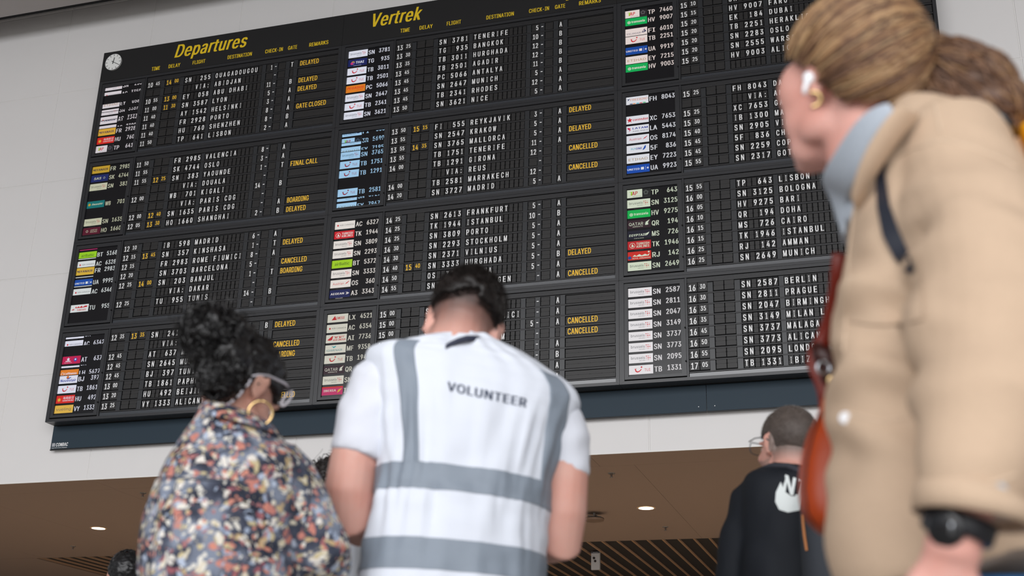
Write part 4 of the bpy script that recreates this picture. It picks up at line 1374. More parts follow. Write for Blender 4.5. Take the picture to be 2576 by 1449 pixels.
Loft([(c, A * .8, B * .75) for c, A, B in tw[3:]]).into(body, M_skin_tmp)
armR = [(695, 1195, RW - .01, .045), (735, 1280, RW - .04, .045), (785, 1370, RW - .05, .042), (815, 1425, RW - .03, .038), (800, 1440, RW + .10, .034), (740, 1420, RW + .24, .026)]
armL = [(480, 1200, RW + .03, .045), (452, 1300, RW + .06, .042), (438, 1430, RW + .08, .038), (470, 1450, RW + .20, .034), (540, 1430, RW + .32, .026)]
for arm in (armR, armL): body.tube([at(x, y, r) for x, y, r, q in arm], [q for *_, q in arm], M_skin_tmp, n=14)
hand(body, at(740, 1420, RW + .24), at(650, 1400, RW + .4) - at(740, 1420, RW + .24), Vector((0, 0, 1)), M_skin_tmp, 1, .8, .92)
hand(body, at(540, 1430, RW + .32), at(620, 1410, RW + .4) - at(540, 1430, RW + .32), Vector((0, 0, 1)), M_skin_tmp, -1, .8, .92)
legs(root, at(560, 1700, RW), fw, at(560, 1700, RW).z + .05, .17, mat('trousers_black', '1c1c20', .8), M_black, body, M_skin_tmp)
bo = union(body, 'body', .0055, M_sk2, root, smooth=3)
set_attr(bo.data, 'stubble', lambda co: 0.0)
face_bits(H2, root)
# shirt with sleeve
sh = MB(); TWL.into(sh, M_print, nu=48)
sh.tube([at(672, 1172, RW), at(698, 1212, RW - .01), at(733, 1285, RW - .03), at(765, 1350, RW - .04), at(800, 1400, RW - .04), at(815, 1435, RW - .01), at(800, 1452, RW + .08), at(755, 1440, RW + .17)], [.075, .078, .074, .066, .060, .055, .050, .042], M_print, n=20)
sh.tube([at(490, 1185, RW + .02), at(462, 1225, RW + .03), at(438, 1300, RW + .06), at(428, 1430, RW + .08), at(440, 1460, RW + .18), at(500, 1450, RW + .26)], [.065, .066, .066, .062, .056, .045], M_print, n=20)
so_ = union(sh, 'shirt', .007, M_print, root, smooth=3, disp=lambda p: .008 * noise.noise(Vector((p.x * 11, p.y * 11, p.z * 4))) + .017 * noise.noise(Vector((p.x * 5 + p.z * 4, p.y * 5, p.z * 7))) + (.004 * math.sin((p.x * .86 + p.y * .5) * 190) if p.z < at(480, 1210, RW).z and p.x < at(570, 1210, RW).x else 0))
tw_ = bvh(so_.data)
mb = MB(); seam(mb, tw_, [(398, 1197), (450, 1203), (520, 1208), (570, 1208), (640, 1222)], .0024, mat('seam_dark', '343a48', .8)); mb.build('yoke_seam', so_)
mb = MB(); seam(mb, tw_, [(735, 1130), (762, 1165), (780, 1215), (775, 1290), (760, 1350)], .0024, mat('seam_dark', '343a48', .8)); mb.build('sleeve_seam', so_)
col = Loft([S(506, 1020, 694, 1086, RW + .005, .078, fw), S(500, 1034, 702, 1098, RW, .086, fw), S(488, 1062, 716, 1118, RW, .100, fw)])
mb = MB(); col.into(mb, M_print, nu=60, nv=10, off=.004, cap=False, disp=lambda u, v: .003 * math.sin(u * 19)); co_ = mb.build('collar', so_, smooth=True)
sd = co_.modifiers.new('s', 'SOLIDIFY'); sd.thickness = .006
M_curl = mat('curl_black', '0d0b0c', .38, spec=.5)


def reg2(p):
    if p.y > .075: return p.z > .075
    if p.y > -.012: return p.z > .020 + max(0, .02 - p.y) * 0
    return p.z > -.002 - max(0, -p.y - .012) * .85


cap_mesh(H2, (.084, .106, .098), reg2, M_curl, bump=.012, seed=8).build('hair', root, smooth=True)
mb = MB(); bc = at(533, 842, RW - .02)
hb = MB(); hb.ell(bc, (.066, .062, .060), M_curl, H2.R, 24, 16); hb.ell(at(522, 888, RW - .02), (.040, .045, .04), M_curl, H2.R, 20, 12); hb.ell(at(575, 850, RW - .01), (.06, .055, .05), M_curl, H2.R, 20, 12); hb.ell(at(556, 940, RW - .02), (.048, .05, .062), M_curl, H2.R, 20, 12); hb.ell(at(565, 895, RW - .02), (.065, .055, .055), M_curl, H2.R, 20, 12)
union(hb, 'hair_bun', .006, M_curl, root, smooth=2, disp=lambda p: .009 * noise.noise(p * 45) + .005 * noise.noise(p * 110))
cb = MB()
curls(cb, bc, H2.R, (.072, .068, .066), 620, M_curl, 11, amp=.006, length=.05)
curls(cb, bc, H2.R, (.078, .074, .070), 130, M_curl, 12, amp=.008, length=.06, spread=1.16, flat=False, thick=.0008)
curls(cb, at(518, 888, RW - .03), H2.R, (.046, .05, .044), 170, M_curl, 13, amp=.006, length=.045)
curls(cb, H2.w((0, -.02, .035)), H2.R, (.092, .114, .106), 700, M_curl, 14, amp=.004, length=.05) if False else None
curls(cb, at(558, 943, RW - .04), H2.R, (.054, .053, .066), 300, M_curl, 15, amp=.005, length=.045)
o = cb.build('hair_curls', root); o['kind'] = 'stuff'
place(root)

# her eyeglasses with a beaded cord, and the hoop
gl = empty('eyeglasses', at(720, 970, RW + .03), 'pale patterned eyeglasses with black-and-white beaded cord, worn by the curly-haired woman', 'glasses')
M_pale = mat('frame_pale', 'aeaab0', .3, grain=.5, gscale=400); M_lens = mat('lens', 'd8dde0', .1)
mb = MB(); mb.tube([at(634, 946, RW - .07), at(652, 943, RW - .07), at(675, 945, RW - .05), at(716, 964, RW - .01), at(726, 974, RW + .0)], [.002, .0023, .0023, .003, .0025], M_pale, n=8); mb.build('temple', gl, smooth=True)
mb = MB(); mb.tube([at(716, 964, RW), at(724, 972, RW + .0), at(728, 982, RW + .01)], [.003, .0045, .003], M_black, n=8); mb.build('hinge', gl, smooth=True)
ax_ = Matrix.Rotation(math.radians(-30), 3, 'Z') @ fw
mb = MB(); cl = at(722, 1003, RW + .02)
mb.tube([cl + (ray(722, 1003).cross(Vector((0, 0, 1))).normalized() * math.cos(a) * .007 + Vector((0, 0, 1)) * math.sin(a) * .017 + ray(722, 1003).cross(Vector((0, 0, 1))).normalized() * math.sin(a) * .008) for a in [2 * math.pi * k / 24 for k in range(25)]], .003, M_pale, n=8); mb.build('rim', gl, smooth=True)
mb = MB()
pts = [(634, 948), (626, 966), (613, 980), (601, 996), (588, 1007), (572, 1019), (560, 1030)]
P3 = [at(x, y, RW - .065 - .012 * (k % 2)) for k, (x, y) in enumerate(pts)]
mb.tube(P3, .0012, M_black, n=5); mb.build('cord', gl)
for k in range(11):
    t = k / 10 * (len(P3) - 1); i = min(int(t), len(P3) - 2); p = P3[i].lerp(P3[i + 1], t - i); q = P3[i + 1] - P3[i]
    mb = MB(); R_ = q.to_track_quat('Z', 'X').to_matrix(); mb.ell(p, (.0032, .0032, .0062), M_pale if k % 3 else M_black, R_, 8, 6); mb.build('bead', gl, smooth=True)
place(gl)
er = MB(); er.torus((0, 0, 0), -ray(655, 1040) + Vector((.25, 0, 0)), .0250, .0028, M_gold, nu=36, nv=10)
e_ = er.build('earring', None, smooth=True); e_.location = at(655, 1039, RW - .085)
tag(e_, 'large gold hoop earring below the curly-haired woman ear', 'earring')

# ================================================================== grey-haired man
RO = 3.6
root = empty('person', (*at(1985, 1449, RO).xy, 0), 'man with cropped grey hair, glasses and stubble in a black jacket with white print', 'person')
fo = Matrix.Rotation(math.radians(18), 3, 'Z') @ away(1985); fa = away(1985)
M_sk3 = skin_mat('skin_ruddy', 'c9988a', '6a605a')
H3 = Head((-.080, -.010, -.006), 1930, 1117, RO, 36, down=-2, roll=3, scale=.92)
to = [S(1938, 1176, 2032, 1180, RO, .062, fa), S(1905, 1192, 2062, 1200, RO, .09, fa), S(1868, 1220, 2110, 1228, RO, .12, fa), S(1858, 1300, 2130, 1305, RO, .135, fa), S(1860, 1449, 2140, 1449, RO, .145, fa), S(1862, 1620, 2140, 1620, RO, .15, fa)]
body = MB(); head_parts(body, H3)
body.tube([H3.w((0, -.03, -.02)), H3.w((0, -.035, -.09)), at(1985, 1195, RO + .01), at(1985, 1240, RO)], [.060, .062, .068, .07], M_skin_tmp, n=18)
Loft([(c, A * .8, B * .75) for c, A, B in to[2:]]).into(body, M_skin_tmp)
aL = [(1925, 1232, RO, .042), (1893, 1262, RO, .045), (1868, 1350, RO, .045), (1852, 1470, RO + .02, .042), (1850, 1560, RO + .05, .04), (1852, 1650, RO + .12, .03), (1855, 1760, RO + .18, .026)]
aR = [(2090, 1255, RO, .045), (2120, 1380, RO, .042), (2130, 1540, RO + .03, .04), (2125, 1680, RO + .14, .028), (2120, 1760, RO + .2, .026)]
for arm in (aL, aR): body.tube([at(x, y, r) for x, y, r, q in arm], [q for *_, q in arm], M_skin_tmp, n=14)
hand(body, at(1855, 1760, RO + .18), Vector((0, 0, -1)) + fa * .3, fa, M_skin_tmp, -1)
hand(body, at(2120, 1760, RO + .2), Vector((0, 0, -1)) + fa * .3, fa, M_skin_tmp, 1)
legs(root, at(2000, 1640, RO), fa, at(2000, 1640, RO).z + .04, .16, mat('trousers_grey', '3c3f46', .8), M_black, body, M_skin_tmp)
bo = union(body, 'body', .0055, M_sk3, root, smooth=3)


def stub3(co):
    p = H3.l(co)
    if p.length > .17 or p.z < -.13: return 0
    if p.y < -.02 or p.z > .05: return max(0, min(.9, (p.z + .07) / .05))
    if p.z < -.045 and p.y > .0: return .5
    return 0


set_attr(bo.data, 'stubble', stub3)
face_bits(H3, root)
M_hair3 = mat('hair_greybrown', '4d443f', .55, spec=.3, grain=.35, gscale=35)


def reg3(p):
    if p.y > .070: return p.z > .085
    if p.y > -.012: return p.z > .028
    return p.z > -.045


cap_mesh(H3, (.0785, .1015, .0915), reg3, M_hair3, bump=.0015).build('hair', root, smooth=True)
hb = MB(); spikes(hb, H3, 4200, reg3, (.078, .101, .091), lambda p: .0055, M_hair3, seed=4, width=.0007, lean=.5); spikes(hb, H3, 900, reg3, (.078, .101, .091), lambda p: .006, mat('hair_silver', '8c8580', .5), seed=9, width=.0007, lean=.5)
o = hb.build('hair_strands', root); o['kind'] = 'stuff'
M_jk = mat('jacket_black', '14181f', .75, spec=.3)
jk = MB(); Loft(to).into(jk, M_jk)
for A_, rr in ((aL, 1.42), (aR, 1.4)): jk.tube([at(x, y, r) for x, y, r, q in A_[:5]], [max(q * rr, .046) for *_, q in A_[:5]], M_jk, n=18)
jo = union(jk, 'jacket', .008, M_jk, root, smooth=4, disp=fold(8, 8, 7, .010, 4))
tj = bvh(jo.data)
M_prw = mat('print_white', 'd4dad9', .6)
mb = MB(); drape_geo(mb, tj, text_geo('NIKE', 1, 3.0, True, slant=.12), lambda a, b: (1968 + 36 * a + 3 * b, 1238 + 12 * a - 46 * b), .002, M_prw); mb.build('print_lettering', jo)
up_ = [(1964, 1212), (1968, 1222), (1976, 1238), (1990, 1248), (2004, 1249), (2030, 1240), (2070, 1222), (2110, 1200)]
dn_ = [(1964, 1212), (1952, 1238), (1950, 1262), (1960, 1282), (1982, 1289), (2010, 1284), (2060, 1250), (2110, 1202)]
vs = []
for (a, b), (c, d) in zip(up_, dn_): vs += [(a + (c - a) * k / 4, b + (d - b) * k / 4) for k in range(5)]
fs = [(5 * i + k, 5 * i + k + 1, 5 * i + k + 6, 5 * i + k + 5) for i in range(7) for k in range(4)]
mb = MB(); drape_geo(mb, tj, (vs, fs), lambda a, b: (a, b), .0015, M_prw); mb.build('print_mark', jo)
mb = MB(); mb.tube([at(1915, 1186, RO - .03), at(1945, 1176, RO - .07), at(1985, 1176, RO - .09), at(2030, 1196, RO - .10), at(2070, 1225, RO - .11)], [.016, .02, .022, .022, .02], mat('hood_grey', '2c2d35', .8), n=12, flat=.5); mb.build('collar_band', root, smooth=True)
place(root)
bp = empty('backpack', at(2070, 1449, RO - .16), 'dark grey backpack with an orange zip edge on the grey-haired man', 'backpack')
mb = MB(); M_bp = mat('backpack_grey', '2a2e35', .8, bump=.2)
Loft([S(2045, 1195, 2110, 1195, RO - .14, .02, fa), S(2022, 1220, 2135, 1220, RO - .17, .06, fa), S(2012, 1280, 2145, 1280, RO - .19, .08, fa), S(2014, 1380, 2148, 1380, RO - .20, .085, fa), S(2022, 1500, 2146, 1500, RO - .19, .085, fa), S(2040, 1560, 2130, 1560, RO - .17, .05, fa)]).into(mb, M_bp)
b_ = union(mb, 'bag_body', .007, M_bp, bp, smooth=3)
tb = bvh(b_.data)
mb = MB(); strip(mb, tb, [(2018, 1295, 6), (2023, 1345, 7), (2031, 1398, 6)], 6, mat('orange_piping', 'c98450', .6), .002, .003); mb.build('zip_edge', bp)
place(bp)
gl = empty('eyeglasses', at(1900, 1095, RO + .05), 'thin dark-framed eyeglasses on the grey-haired man', 'glasses')
M_fr = mat('frame_dark', '2a3440', .3)
mb = MB(); mb.tube([H3.w((-.083, -.020, .004)), H3.w((-.084, .0, .018)), H3.w((-.082, .055, .024)), H3.w((-.070, .102, .024))], [.002, .0018, .0016, .0022], M_fr, n=6)
mb.tube([H3.w((.083, -.020, .004)), H3.w((.084, .0, .018)), H3.w((.082, .055, .024)), H3.w((.070, .102, .024))], [.002, .0018, .0016, .0022], M_fr, n=6); mb.build('temple', gl, smooth=True)
for sx in (-1, 1):
    mb = MB(); R2 = [H3.w((.038 * sx + .029 * math.copysign(abs(math.cos(a)) ** .6, math.cos(a)), .108 - .006 * abs(math.cos(a)), .006 + .019 * math.copysign(abs(math.sin(a)) ** .6, math.sin(a)))) for a in [2 * math.pi * k / 24 for k in range(25)]]
    mb.tube(R2, .0014, M_fr, n=6); mb.build('rim', gl, smooth=True)
mb = MB(); mb.tube([H3.w((-.010, .110, .012)), H3.w((0, .114, .015)), H3.w((.010, .110, .012))], .0014, M_fr, n=6); mb.build('bridge', gl, smooth=True)
place(gl)
# ================================================================== two people further back
for nm in ('curly', 'bald'):
    if nm == 'curly':
        r_, hx, hy, hd_, rl, hair, lab = 4.3, 838, 1236, 8, 0, '1a1412', 'person with frizzy dark hair and pale grey top, mostly hidden behind the volunteer arm'
        to = [S(812, 1306, 872, 1306, r_, .055, away(840)), S(796, 1325, 892, 1325, r_, .08, away(840)), S(776, 1345, 903, 1347, r_, .10, away(840)), S(768, 1449, 906, 1449, r_, .115, away(840)), S(765, 1600, 906, 1600, r_, .12, away(840))]
    else:
        r_, hx, hy, hd_, rl, hair, lab = 6.2, 318, 1446, 0, 0, '0f0f11', 'black-haired person with a small bald patch at the bottom left edge'
        to = [S(300, 1490, 338, 1490, r_, .055, away(318)), S(275, 1503, 362, 1503, r_, .09, away(318)), S(250, 1525, 390, 1525, r_, .12, away(318)), S(248, 1640, 392, 1640, r_, .13, away(318)), S(248, 1780, 392, 1780, r_, .13, away(318))]
    xb = (to[0][0].x, to[0][0].y)
    root = empty('person', (*to[-1][0].xy, 0), lab, 'person')
    fa_ = away(hx)
    Hh = Head((0, 0, .02), hx, hy, r_, hd_, down=4, scale=.96 if nm == 'curly' else 1.0)
    M_s = skin_mat('skin_' + nm, 'c09080', hair)
    body = MB(); head_parts(body, Hh)
    body.tube([Hh.w((0, -.03, -.02)), Hh.w((0, -.035, -.09)), to[1][0], to[2][0]], [.055, .055, .062, .07], M_skin_tmp, n=14)
    Loft([(c, A * .8, B * .75) for c, A, B in to[1:]]).into(body, M_skin_tmp)
    tp = MB(); M_top = mat('top_' + nm, 'b4b8c0' if nm == 'curly' else '2a3038', .8)
    Loft(to).into(tp, M_top)
    L3 = Loft(to)
    for sx in (-1, 1):
        A_ = to[3][1].normalized() * sx
        sh_ = to[2][0] + to[2][1] * sx * .86; el_ = sh_ + Vector((0, 0, -.28)) + A_ * .04; wr = el_ + fa_ * .16 + Vector((0, 0, -.14)); 
        if nm == 'curly': sh_ = to[2][0] + to[2][1] * sx * .62; el_ = sh_ + Vector((0, 0, -.28)) + A_ * .015; wr = el_ + fa_ * .18 + Vector((0, 0, -.1))
        body.tube([sh_, el_, wr], [.04, .036, .026], M_skin_tmp, n=10)
        tp.tube([sh_, el_], [.05, .045], M_top, n=12)
        hand(body, wr, wr - el_, Vector((0, 0, 1)), M_skin_tmp, sx)
    legs(root, to[-1][0], fa_, to[-1][0].z + .05, .15, mat('trousers_' + nm, '2c3038', .8), M_black, body, M_skin_tmp)
    bo = union(body, 'body', .009, M_s, root, smooth=2)
    set_attr(bo.data, 'stubble', lambda co: 0.0)
    face_bits(Hh, root)
    union(tp, 'top', .012, M_top, root, smooth=3)
    M_h = mat('hair_' + nm, hair, .4)
    if nm == 'curly':
        rg = lambda p: p.z > -.05 if p.y < .0 else p.z > .05
        cap_mesh(Hh, (.092, .114, .104), rg, M_h, bump=.012).build('hair', root, smooth=True)
        cb = MB(); curls(cb, Hh.w((0, -.02, .03)), Hh.R, (.096, .118, .108), 420, M_h, 21, amp=.006, length=.05, thick=.0011, spread=1.05)
        curls(cb, Hh.w((0, -.02, .03)), Hh.R, (.096, .118, .108), 26, M_h, 22, amp=.008, length=.09, thick=.0006, spread=1.22, flat=False, turns=.8)
        cb.build('hair_curls', root)['kind'] = 'stuff'
    else:
        rg = lambda p: (p.z > -.05 if p.y < .0 else p.z > .05) and not (p - Vector((-.012, -.055, .115))).length < .030
        cap_mesh(Hh, (.083, .106, .096), rg, M_h, bump=.005).build('hair', root, smooth=True)
        cb = MB(); spikes(cb, Hh, 2200, rg, (.082, .105, .095), lambda p: .012, M_h, seed=31, lean=.9); cb.build('hair_strands', root)['kind'] = 'stuff'
    place(root)

# ================================================================== ponytailed woman in a beige jacket, close on the right
RB = 1.62
root = empty('person', (*at(2380, 1449, RB).xy, 0), 'woman with light brown tied-back hair in a beige jacket, close on the right', 'person')
fb = away(2380)
fbl = Matrix.Rotation(math.radians(55), 3, 'Z') @ away(2100)
M_sk4 = skin_mat('skin_pink', 'd8a498', '8a6a58')
H4 = Head((-.080, -.010, -.004), 2047, 194, RB - .06, 47, down=-12, roll=-2, scale=.95)
tb_ = [S(2232, 300, 2420, 300, RB + .02, .085, fb), S(2206, 350, 2520, 345, RB + .02, .12, fb), S(2164, 470, 2620, 460, RB + .02, .145, fb), S(2130, 620, 2660, 600, RB + .02, .16, fb), S(2106, 800, 2640, 780, RB + .01, .165, fb),
       S(2090, 1000, 2650, 980, RB, .165, fb), S(2085, 1200, 2660, 1160, RB, .165, fb), S(2098, 1400, 2670, 1320, RB, .165, fb), S(2120, 1540, 2675, 1415, RB, .165, fb)]
TBL = Loft(tb_)
sleeve = [(2345, 352, RB - .02, .058), (2400, 378, RB - .06, .078), (2448, 525, RB - .12, .085), (2488, 640, RB - .18, .090), (2500, 850, RB - .24, .084), (2494, 1050, RB - .28, .074), (2468, 1200, RB - .29, .060), (2450, 1292, RB - .29, .054)]
arm = [(2360, 380, RB - .03, .05), (2400, 420, RB - .07, .05), (2440, 620, RB - .19, .046), (2470, 900, RB - .25, .042), (2466, 1080, RB - .28, .038), (2430, 1260, RB - .29, .031), (2404, 1350, RB - .29, .027), (2392, 1395, RB - .285, .030)]
body = MB(); head_parts(body, H4)
H4.e(body, (-.040, .056, .004), (.032, .038, .046)); H4.e(body, (-.030, .052, -.040), (.030, .036, .044)); H4.e(body, (-.022, .050, -.078), (.026, .032, .034))
body.tube([H4.w((0, -.025, -.03)), H4.w((0, -.035, -.10)), at(2210, 420, RB + .05), at(2260, 560, RB + .04)], [.050, .050, .056, .07], M_skin_tmp, n=18)
Loft([(c, A * .8, B * .75) for c, A, B in tb_[2:-1]]).into(body, M_skin_tmp)
body.tube([at(x, y, r) for x, y, r, q in arm], [q for *_, q in arm], M_skin_tmp, n=16)
wr4 = at(2388, 1405, RB - .285)
hand(body, wr4, at(2345, 1600, RB - .27) - wr4, -ray(2380, 1400), M_skin_tmp, 1, -.35, 1.0)
# the far arm, hidden
fa2 = [tb_[2][0] + fb * .12, tb_[4][0] + fb * .19, tb_[6][0] + fb * .16 - tb_[6][1] * .4, tb_[6][0] + fb * .13 - tb_[6][1] * .1 + Vector((0, 0, -.06))]
body.tube(fa2, [.045, .042, .036, .028], M_skin_tmp, n=12)
hand(body, fa2[-1], fa2[-1] - fa2[-2], Vector((0, 0, 1)), M_skin_tmp, -1)
fwalk = Matrix.Rotation(math.radians(60), 3, 'Z') @ fb
legs(root, at(2430, 1500, RB + .02), fwalk, at(2385, 1470, RB).z, .115, mat('jeans_blue', '2c6ea8', .8, grain=.2, gscale=300), mat('shoe_white', 'd8d8d8', .6), body, M_skin_tmp)
bo = union(body, 'body', .005, M_sk4, root, smooth=14)
set_attr(bo.data, 'stubble', lambda co: 0.0)
face_bits(H4, root)
# jacket
M_bg = mat('jacket_beige', 'c3aa92', .85, spec=.15, grain=.05, gscale=120, bump=.12, bscale=700)
M_bgs = mat('jacket_seam', 'cdb69e', .85)
jk = MB(); TBL.into(jk, M_bg, nu=48)
jk.tube([at(x, y, r) for x, y, r, q in sleeve], [q for *_, q in sleeve], M_bg, n=24)


def jf(p):
    q = p - at(2330, 850, RB - .1)
    k = math.exp(-(q.length / .19) ** 2)
    return .010 * noise.noise(Vector((p.x * 7, p.y * 7, p.z * 6))) + .010 * noise.noise(Vector((p.x * 5 + 9, p.y * 5, p.z * 15))) + .027 * k * noise.noise(Vector((p.x * 9, p.y * 9 + 4, p.z * 24 + p.x * 12)))


jo = union(jk, 'jacket', .006, M_bg, root, smooth=3, disp=jf)
tj = bvh(jo.data)
for pts in ([(2352, 262), (2362, 310), (2372, 352)], [(2262, 392), (2300, 372), (2372, 352), (2440, 368), (2520, 400), (2570, 430)], [(2215, 330), (2178, 420), (2150, 520), (2136, 640), (2128, 800), (2122, 900)],
            [(2134, 700), (2240, 712), (2318, 690)], [(2136, 806), (2230, 815), (2322, 800)], [(2134, 1040), (2220, 1062), (2300, 1045)], [(2320, 1210), (2400, 1225), (2500, 1215), (2570, 1190)]):
    mb = MB(); seam(mb, tj, pts, .0017, M_bgs); mb.build('seam', jo)
for poly, o_ in (([(2136, 704), (2318, 694), (2322, 802), (2230, 818), (2136, 808)], .004), ([(2132, 640), (2310, 640), (2318, 700), (2134, 712)], .002)):
    n = 14; vs = []; fs = []
    A_, B_, C_, D_ = poly[0], poly[1], poly[2], poly[-1]
    for j in range(n + 1):
        for i in range(n + 1):
            t, q = i / n, j / n
            vs.append(((A_[0] * (1 - t) + B_[0] * t) * (1 - q) + (D_[0] * (1 - t) + C_[0] * t) * q, (A_[1] * (1 - t) + B_[1] * t) * (1 - q) + (D_[1] * (1 - t) + C_[1] * t) * q + (12 * math.sin(math.pi * t) * q if o_ > .003 else 0)))
    fs = [(j * (n + 1) + i, j * (n + 1) + i + 1, (j + 1) * (n + 1) + i + 1, (j + 1) * (n + 1) + i) for j in range(n) for i in range(n)]
    mb = MB(); drape_geo(mb, tj, (vs, fs), lambda a, b: (a, b), o_, M_bg); mb.build('pocket_flap', jo, smooth=True)
for (x, y), c, rr in (((2127, 1052), mat('button_white', 'eef0f4', .3), .0075), ((2185, 376), mat('button_brown', '9a6038', .5), .008), ((2148, 452), mat('button_dark', '5a4028', .5), .008), ((2120, 640), mat('button_brown', '9a6038', .5), .007), ((2518, 1232), mat('tag_pale', 'a8b2bc', .5), .006)):
    h = on_cloth(tj, x, y, .002)
    if h is not None:
        mb = MB(); d_ = ray(x, y); mb.tube([h + d_ * .003, h - d_ * .001, h - d_ * .0025], [rr, rr, rr * .8], c, n=18); mb.build('button', jo, smooth=False)
cuff = MB(); c0_, c1_ = at(2448, 1272, RB - .29), at(2444, 1308, RB - .29)
cuff.tube([at(2460, 1235, RB - .29), c0_, c1_], [.0585, .0595, .0575], M_bg, n=28, caps=False)
cu_ = cuff.build('cuff', jo, smooth=True); sd = cu_.modifiers.new('s', 'SOLIDIFY'); sd.thickness = .005
# beige collar lying on the shoulder, denim collar inside it
def ribbon(name, outer, inner, mt, parent, th=.006, mid=None):
    vs = []; n = len(outer)
    for a, b in zip(outer, inner):
        p, q = at(*a), at(*b); m_ = (p + q) / 2 - ray(*b[:2]) * .012
        for k in range(7):
            t = k / 6; vs.append(p * (1 - t) ** 2 + m_ * 2 * t * (1 - t) + q * t * t)
    fs = [(7 * i + k, 7 * i + k + 1, 7 * i + k + 8, 7 * i + k + 7) for i in range(n - 1) for k in range(6)]
    mb = MB(); mb.add(vs, fs, mt); o = mb.build(name, parent, smooth=True)
    sd = o.modifiers.new('s', 'SOLIDIFY'); sd.thickness = th; sd.offset = 0
    sb = o.modifiers.new('u', 'SUBSURF'); sb.levels = 1; sb.render_levels = 2
    return o


M_den = mat('denim_pale', 'aeb6c0', .85, spec=.15, grain=.12, gscale=200, bump=.2)
shirt = MB()
Loft([S(2150, 330, 2300, 330, RB + .05, .062, fb), S(2120, 450, 2330, 450, RB + .06, .075, fb), S(2112, 600, 2360, 600, RB + .05, .09, fb)]).into(shirt, M_den)
sh_ = union(shirt, 'shirt', .008, M_den, root, smooth=2)
ribbon('shirt_collar', [(2238, 256, RB - .155), (2182, 276, RB - .14), (2140, 322, RB - .12), (2100, 385, RB - .08), (2066, 440, RB - .02), (2070, 462, RB + .04), (2095, 500, RB + .04), (2108, 560, RB + .04)],
       [(2262, 300, RB - .15), (2226, 325, RB - .15), (2190, 380, RB - .13), (2164, 435, RB - .11), (2142, 480, RB - .07), (2134, 500, RB - .01), (2130, 540, RB + .0), (2124, 600, RB + .0)], M_den, sh_)
ribbon('collar', [(2262, 262, RB - .165), (2226, 300, RB - .165), (2188, 356, RB - .15), (2158, 420, RB - .13), (2138, 500, RB - .09)],
       [(2320, 285, RB - .13), (2272, 335, RB - .14), (2232, 395, RB - .13), (2194, 455, RB - .11), (2154, 535, RB - .07)], M_bg, jo)

# hair: strands swept back from the hairline to the tie
kn = at(2302, 128, RB + .0)
hm = []
for i, c in enumerate(('5c4232', '74543e', '94714f', 'b0906a', '442e24')):
    hm.append(mat('hair_brown_%s' % 'abcde'[i], c, .45, spec=.4))


def reg4(p):
    if p.y > .045: return p.z > .045 + (p.y - .045) * .9
    if p.y > -.016: return p.z > .012 + (p.y) * .5
    return p.z > -.045 + max(0, p.y + .05) * .9


cap_mesh(H4, (.090, .116, .110), reg4, hm[1], bump=.003).build('hair', root, smooth=True)
rnd = random.Random(5)
cb = MB()
c0 = Vector((0, -.014, .036))
kl = H4.l(kn); kd = (kl - c0).normalized()
for _ in range(2600):
    while True:
        d = Vector((rnd.gauss(0, 1), rnd.gauss(0, 1), rnd.gauss(0, 1))).normalized()
        p = c0 + Vector((d.x * .090, d.y * .116, d.z * .110))
        if reg4(p): break
    pts = []
    lift = rnd.uniform(1.0, 1.045)
    for k in range(9):
        t = k / 8
        e = (d * (1 - t) + kd * t * 1.02 + Vector((0, 0, .10 * math.sin(math.pi * t)))).normalized()
        q = c0 + Vector((e.x * .092, e.y * .118, e.z * .112)) * lift * (1 + .0 * t)
        if t > .7: q = q.lerp(kl, (t - .7) / .3)
        pts.append(H4.w(q))
    cb.tube(pts, [.0003 + .0016 * math.sin(math.pi * min(1, k / 8 + .04)) ** .6 for k in range(9)], hm[min(4, int(rnd.triangular(0, 5, 2.2)))], n=4, caps=False)
cb.build('hair_strands', root, smooth=True)['kind'] = 'stuff'
bb = MB()
for x, y, r, q in ((2310, 135, RB, .028), (2345, 165, RB, .042), (2400, 200, RB, .056), (2450, 225, RB - .0, .056), (2500, 270, RB - .0, .046), (2520, 316, RB, .026), (2430, 290, RB + .01, .05), (2370, 250, RB + .01, .05), (2330, 210, RB + .01, .04)):
    bb.ell(at(x, y, r), (q, q, q * .92), hm[0])
union(bb, 'hair_bun', .006, hm[0], root, smooth=3, disp=lambda p: .007 * noise.noise(p * 30))
cb = MB()
for _ in range(1500):
    x, y, q = rnd.choice(((2345, 165, .044), (2400, 200, .058), (2450, 225, .058), (2500, 270, .048), (2520, 316, .028), (2430, 290, .052), (2370, 250, .052), (2330, 210, .042)))
    cen = at(x, y, RB)
    d = Vector((rnd.gauss(0, 1), rnd.gauss(0, 1), rnd.gauss(0, 1))).normalized()
    t = (at(2540, 300, RB) - at(2320, 150, RB)).normalized()
    t = (t + Vector((rnd.gauss(0, .32), rnd.gauss(0, .32), rnd.gauss(0, .32)))).normalized()
    t = (t - d * t.dot(d)).normalized()
    pts = []
    for k in range(8):
        w_ = (k / 7 - .5)
        e = (d + t * w_ * 2.2).normalized()
        pts.append(cen + e * q * (1.0 + .03 * math.sin(w_ * 9)))
    cb.tube(pts, [.0004, .0012, .0015, .0016, .0016, .0015, .0012, .0004], hm[min(4, int(rnd.triangular(0, 3, .6)))], n=4, caps=False)
cb.build('bun_strands', root, smooth=True)['kind'] = 'stuff'
place(root)

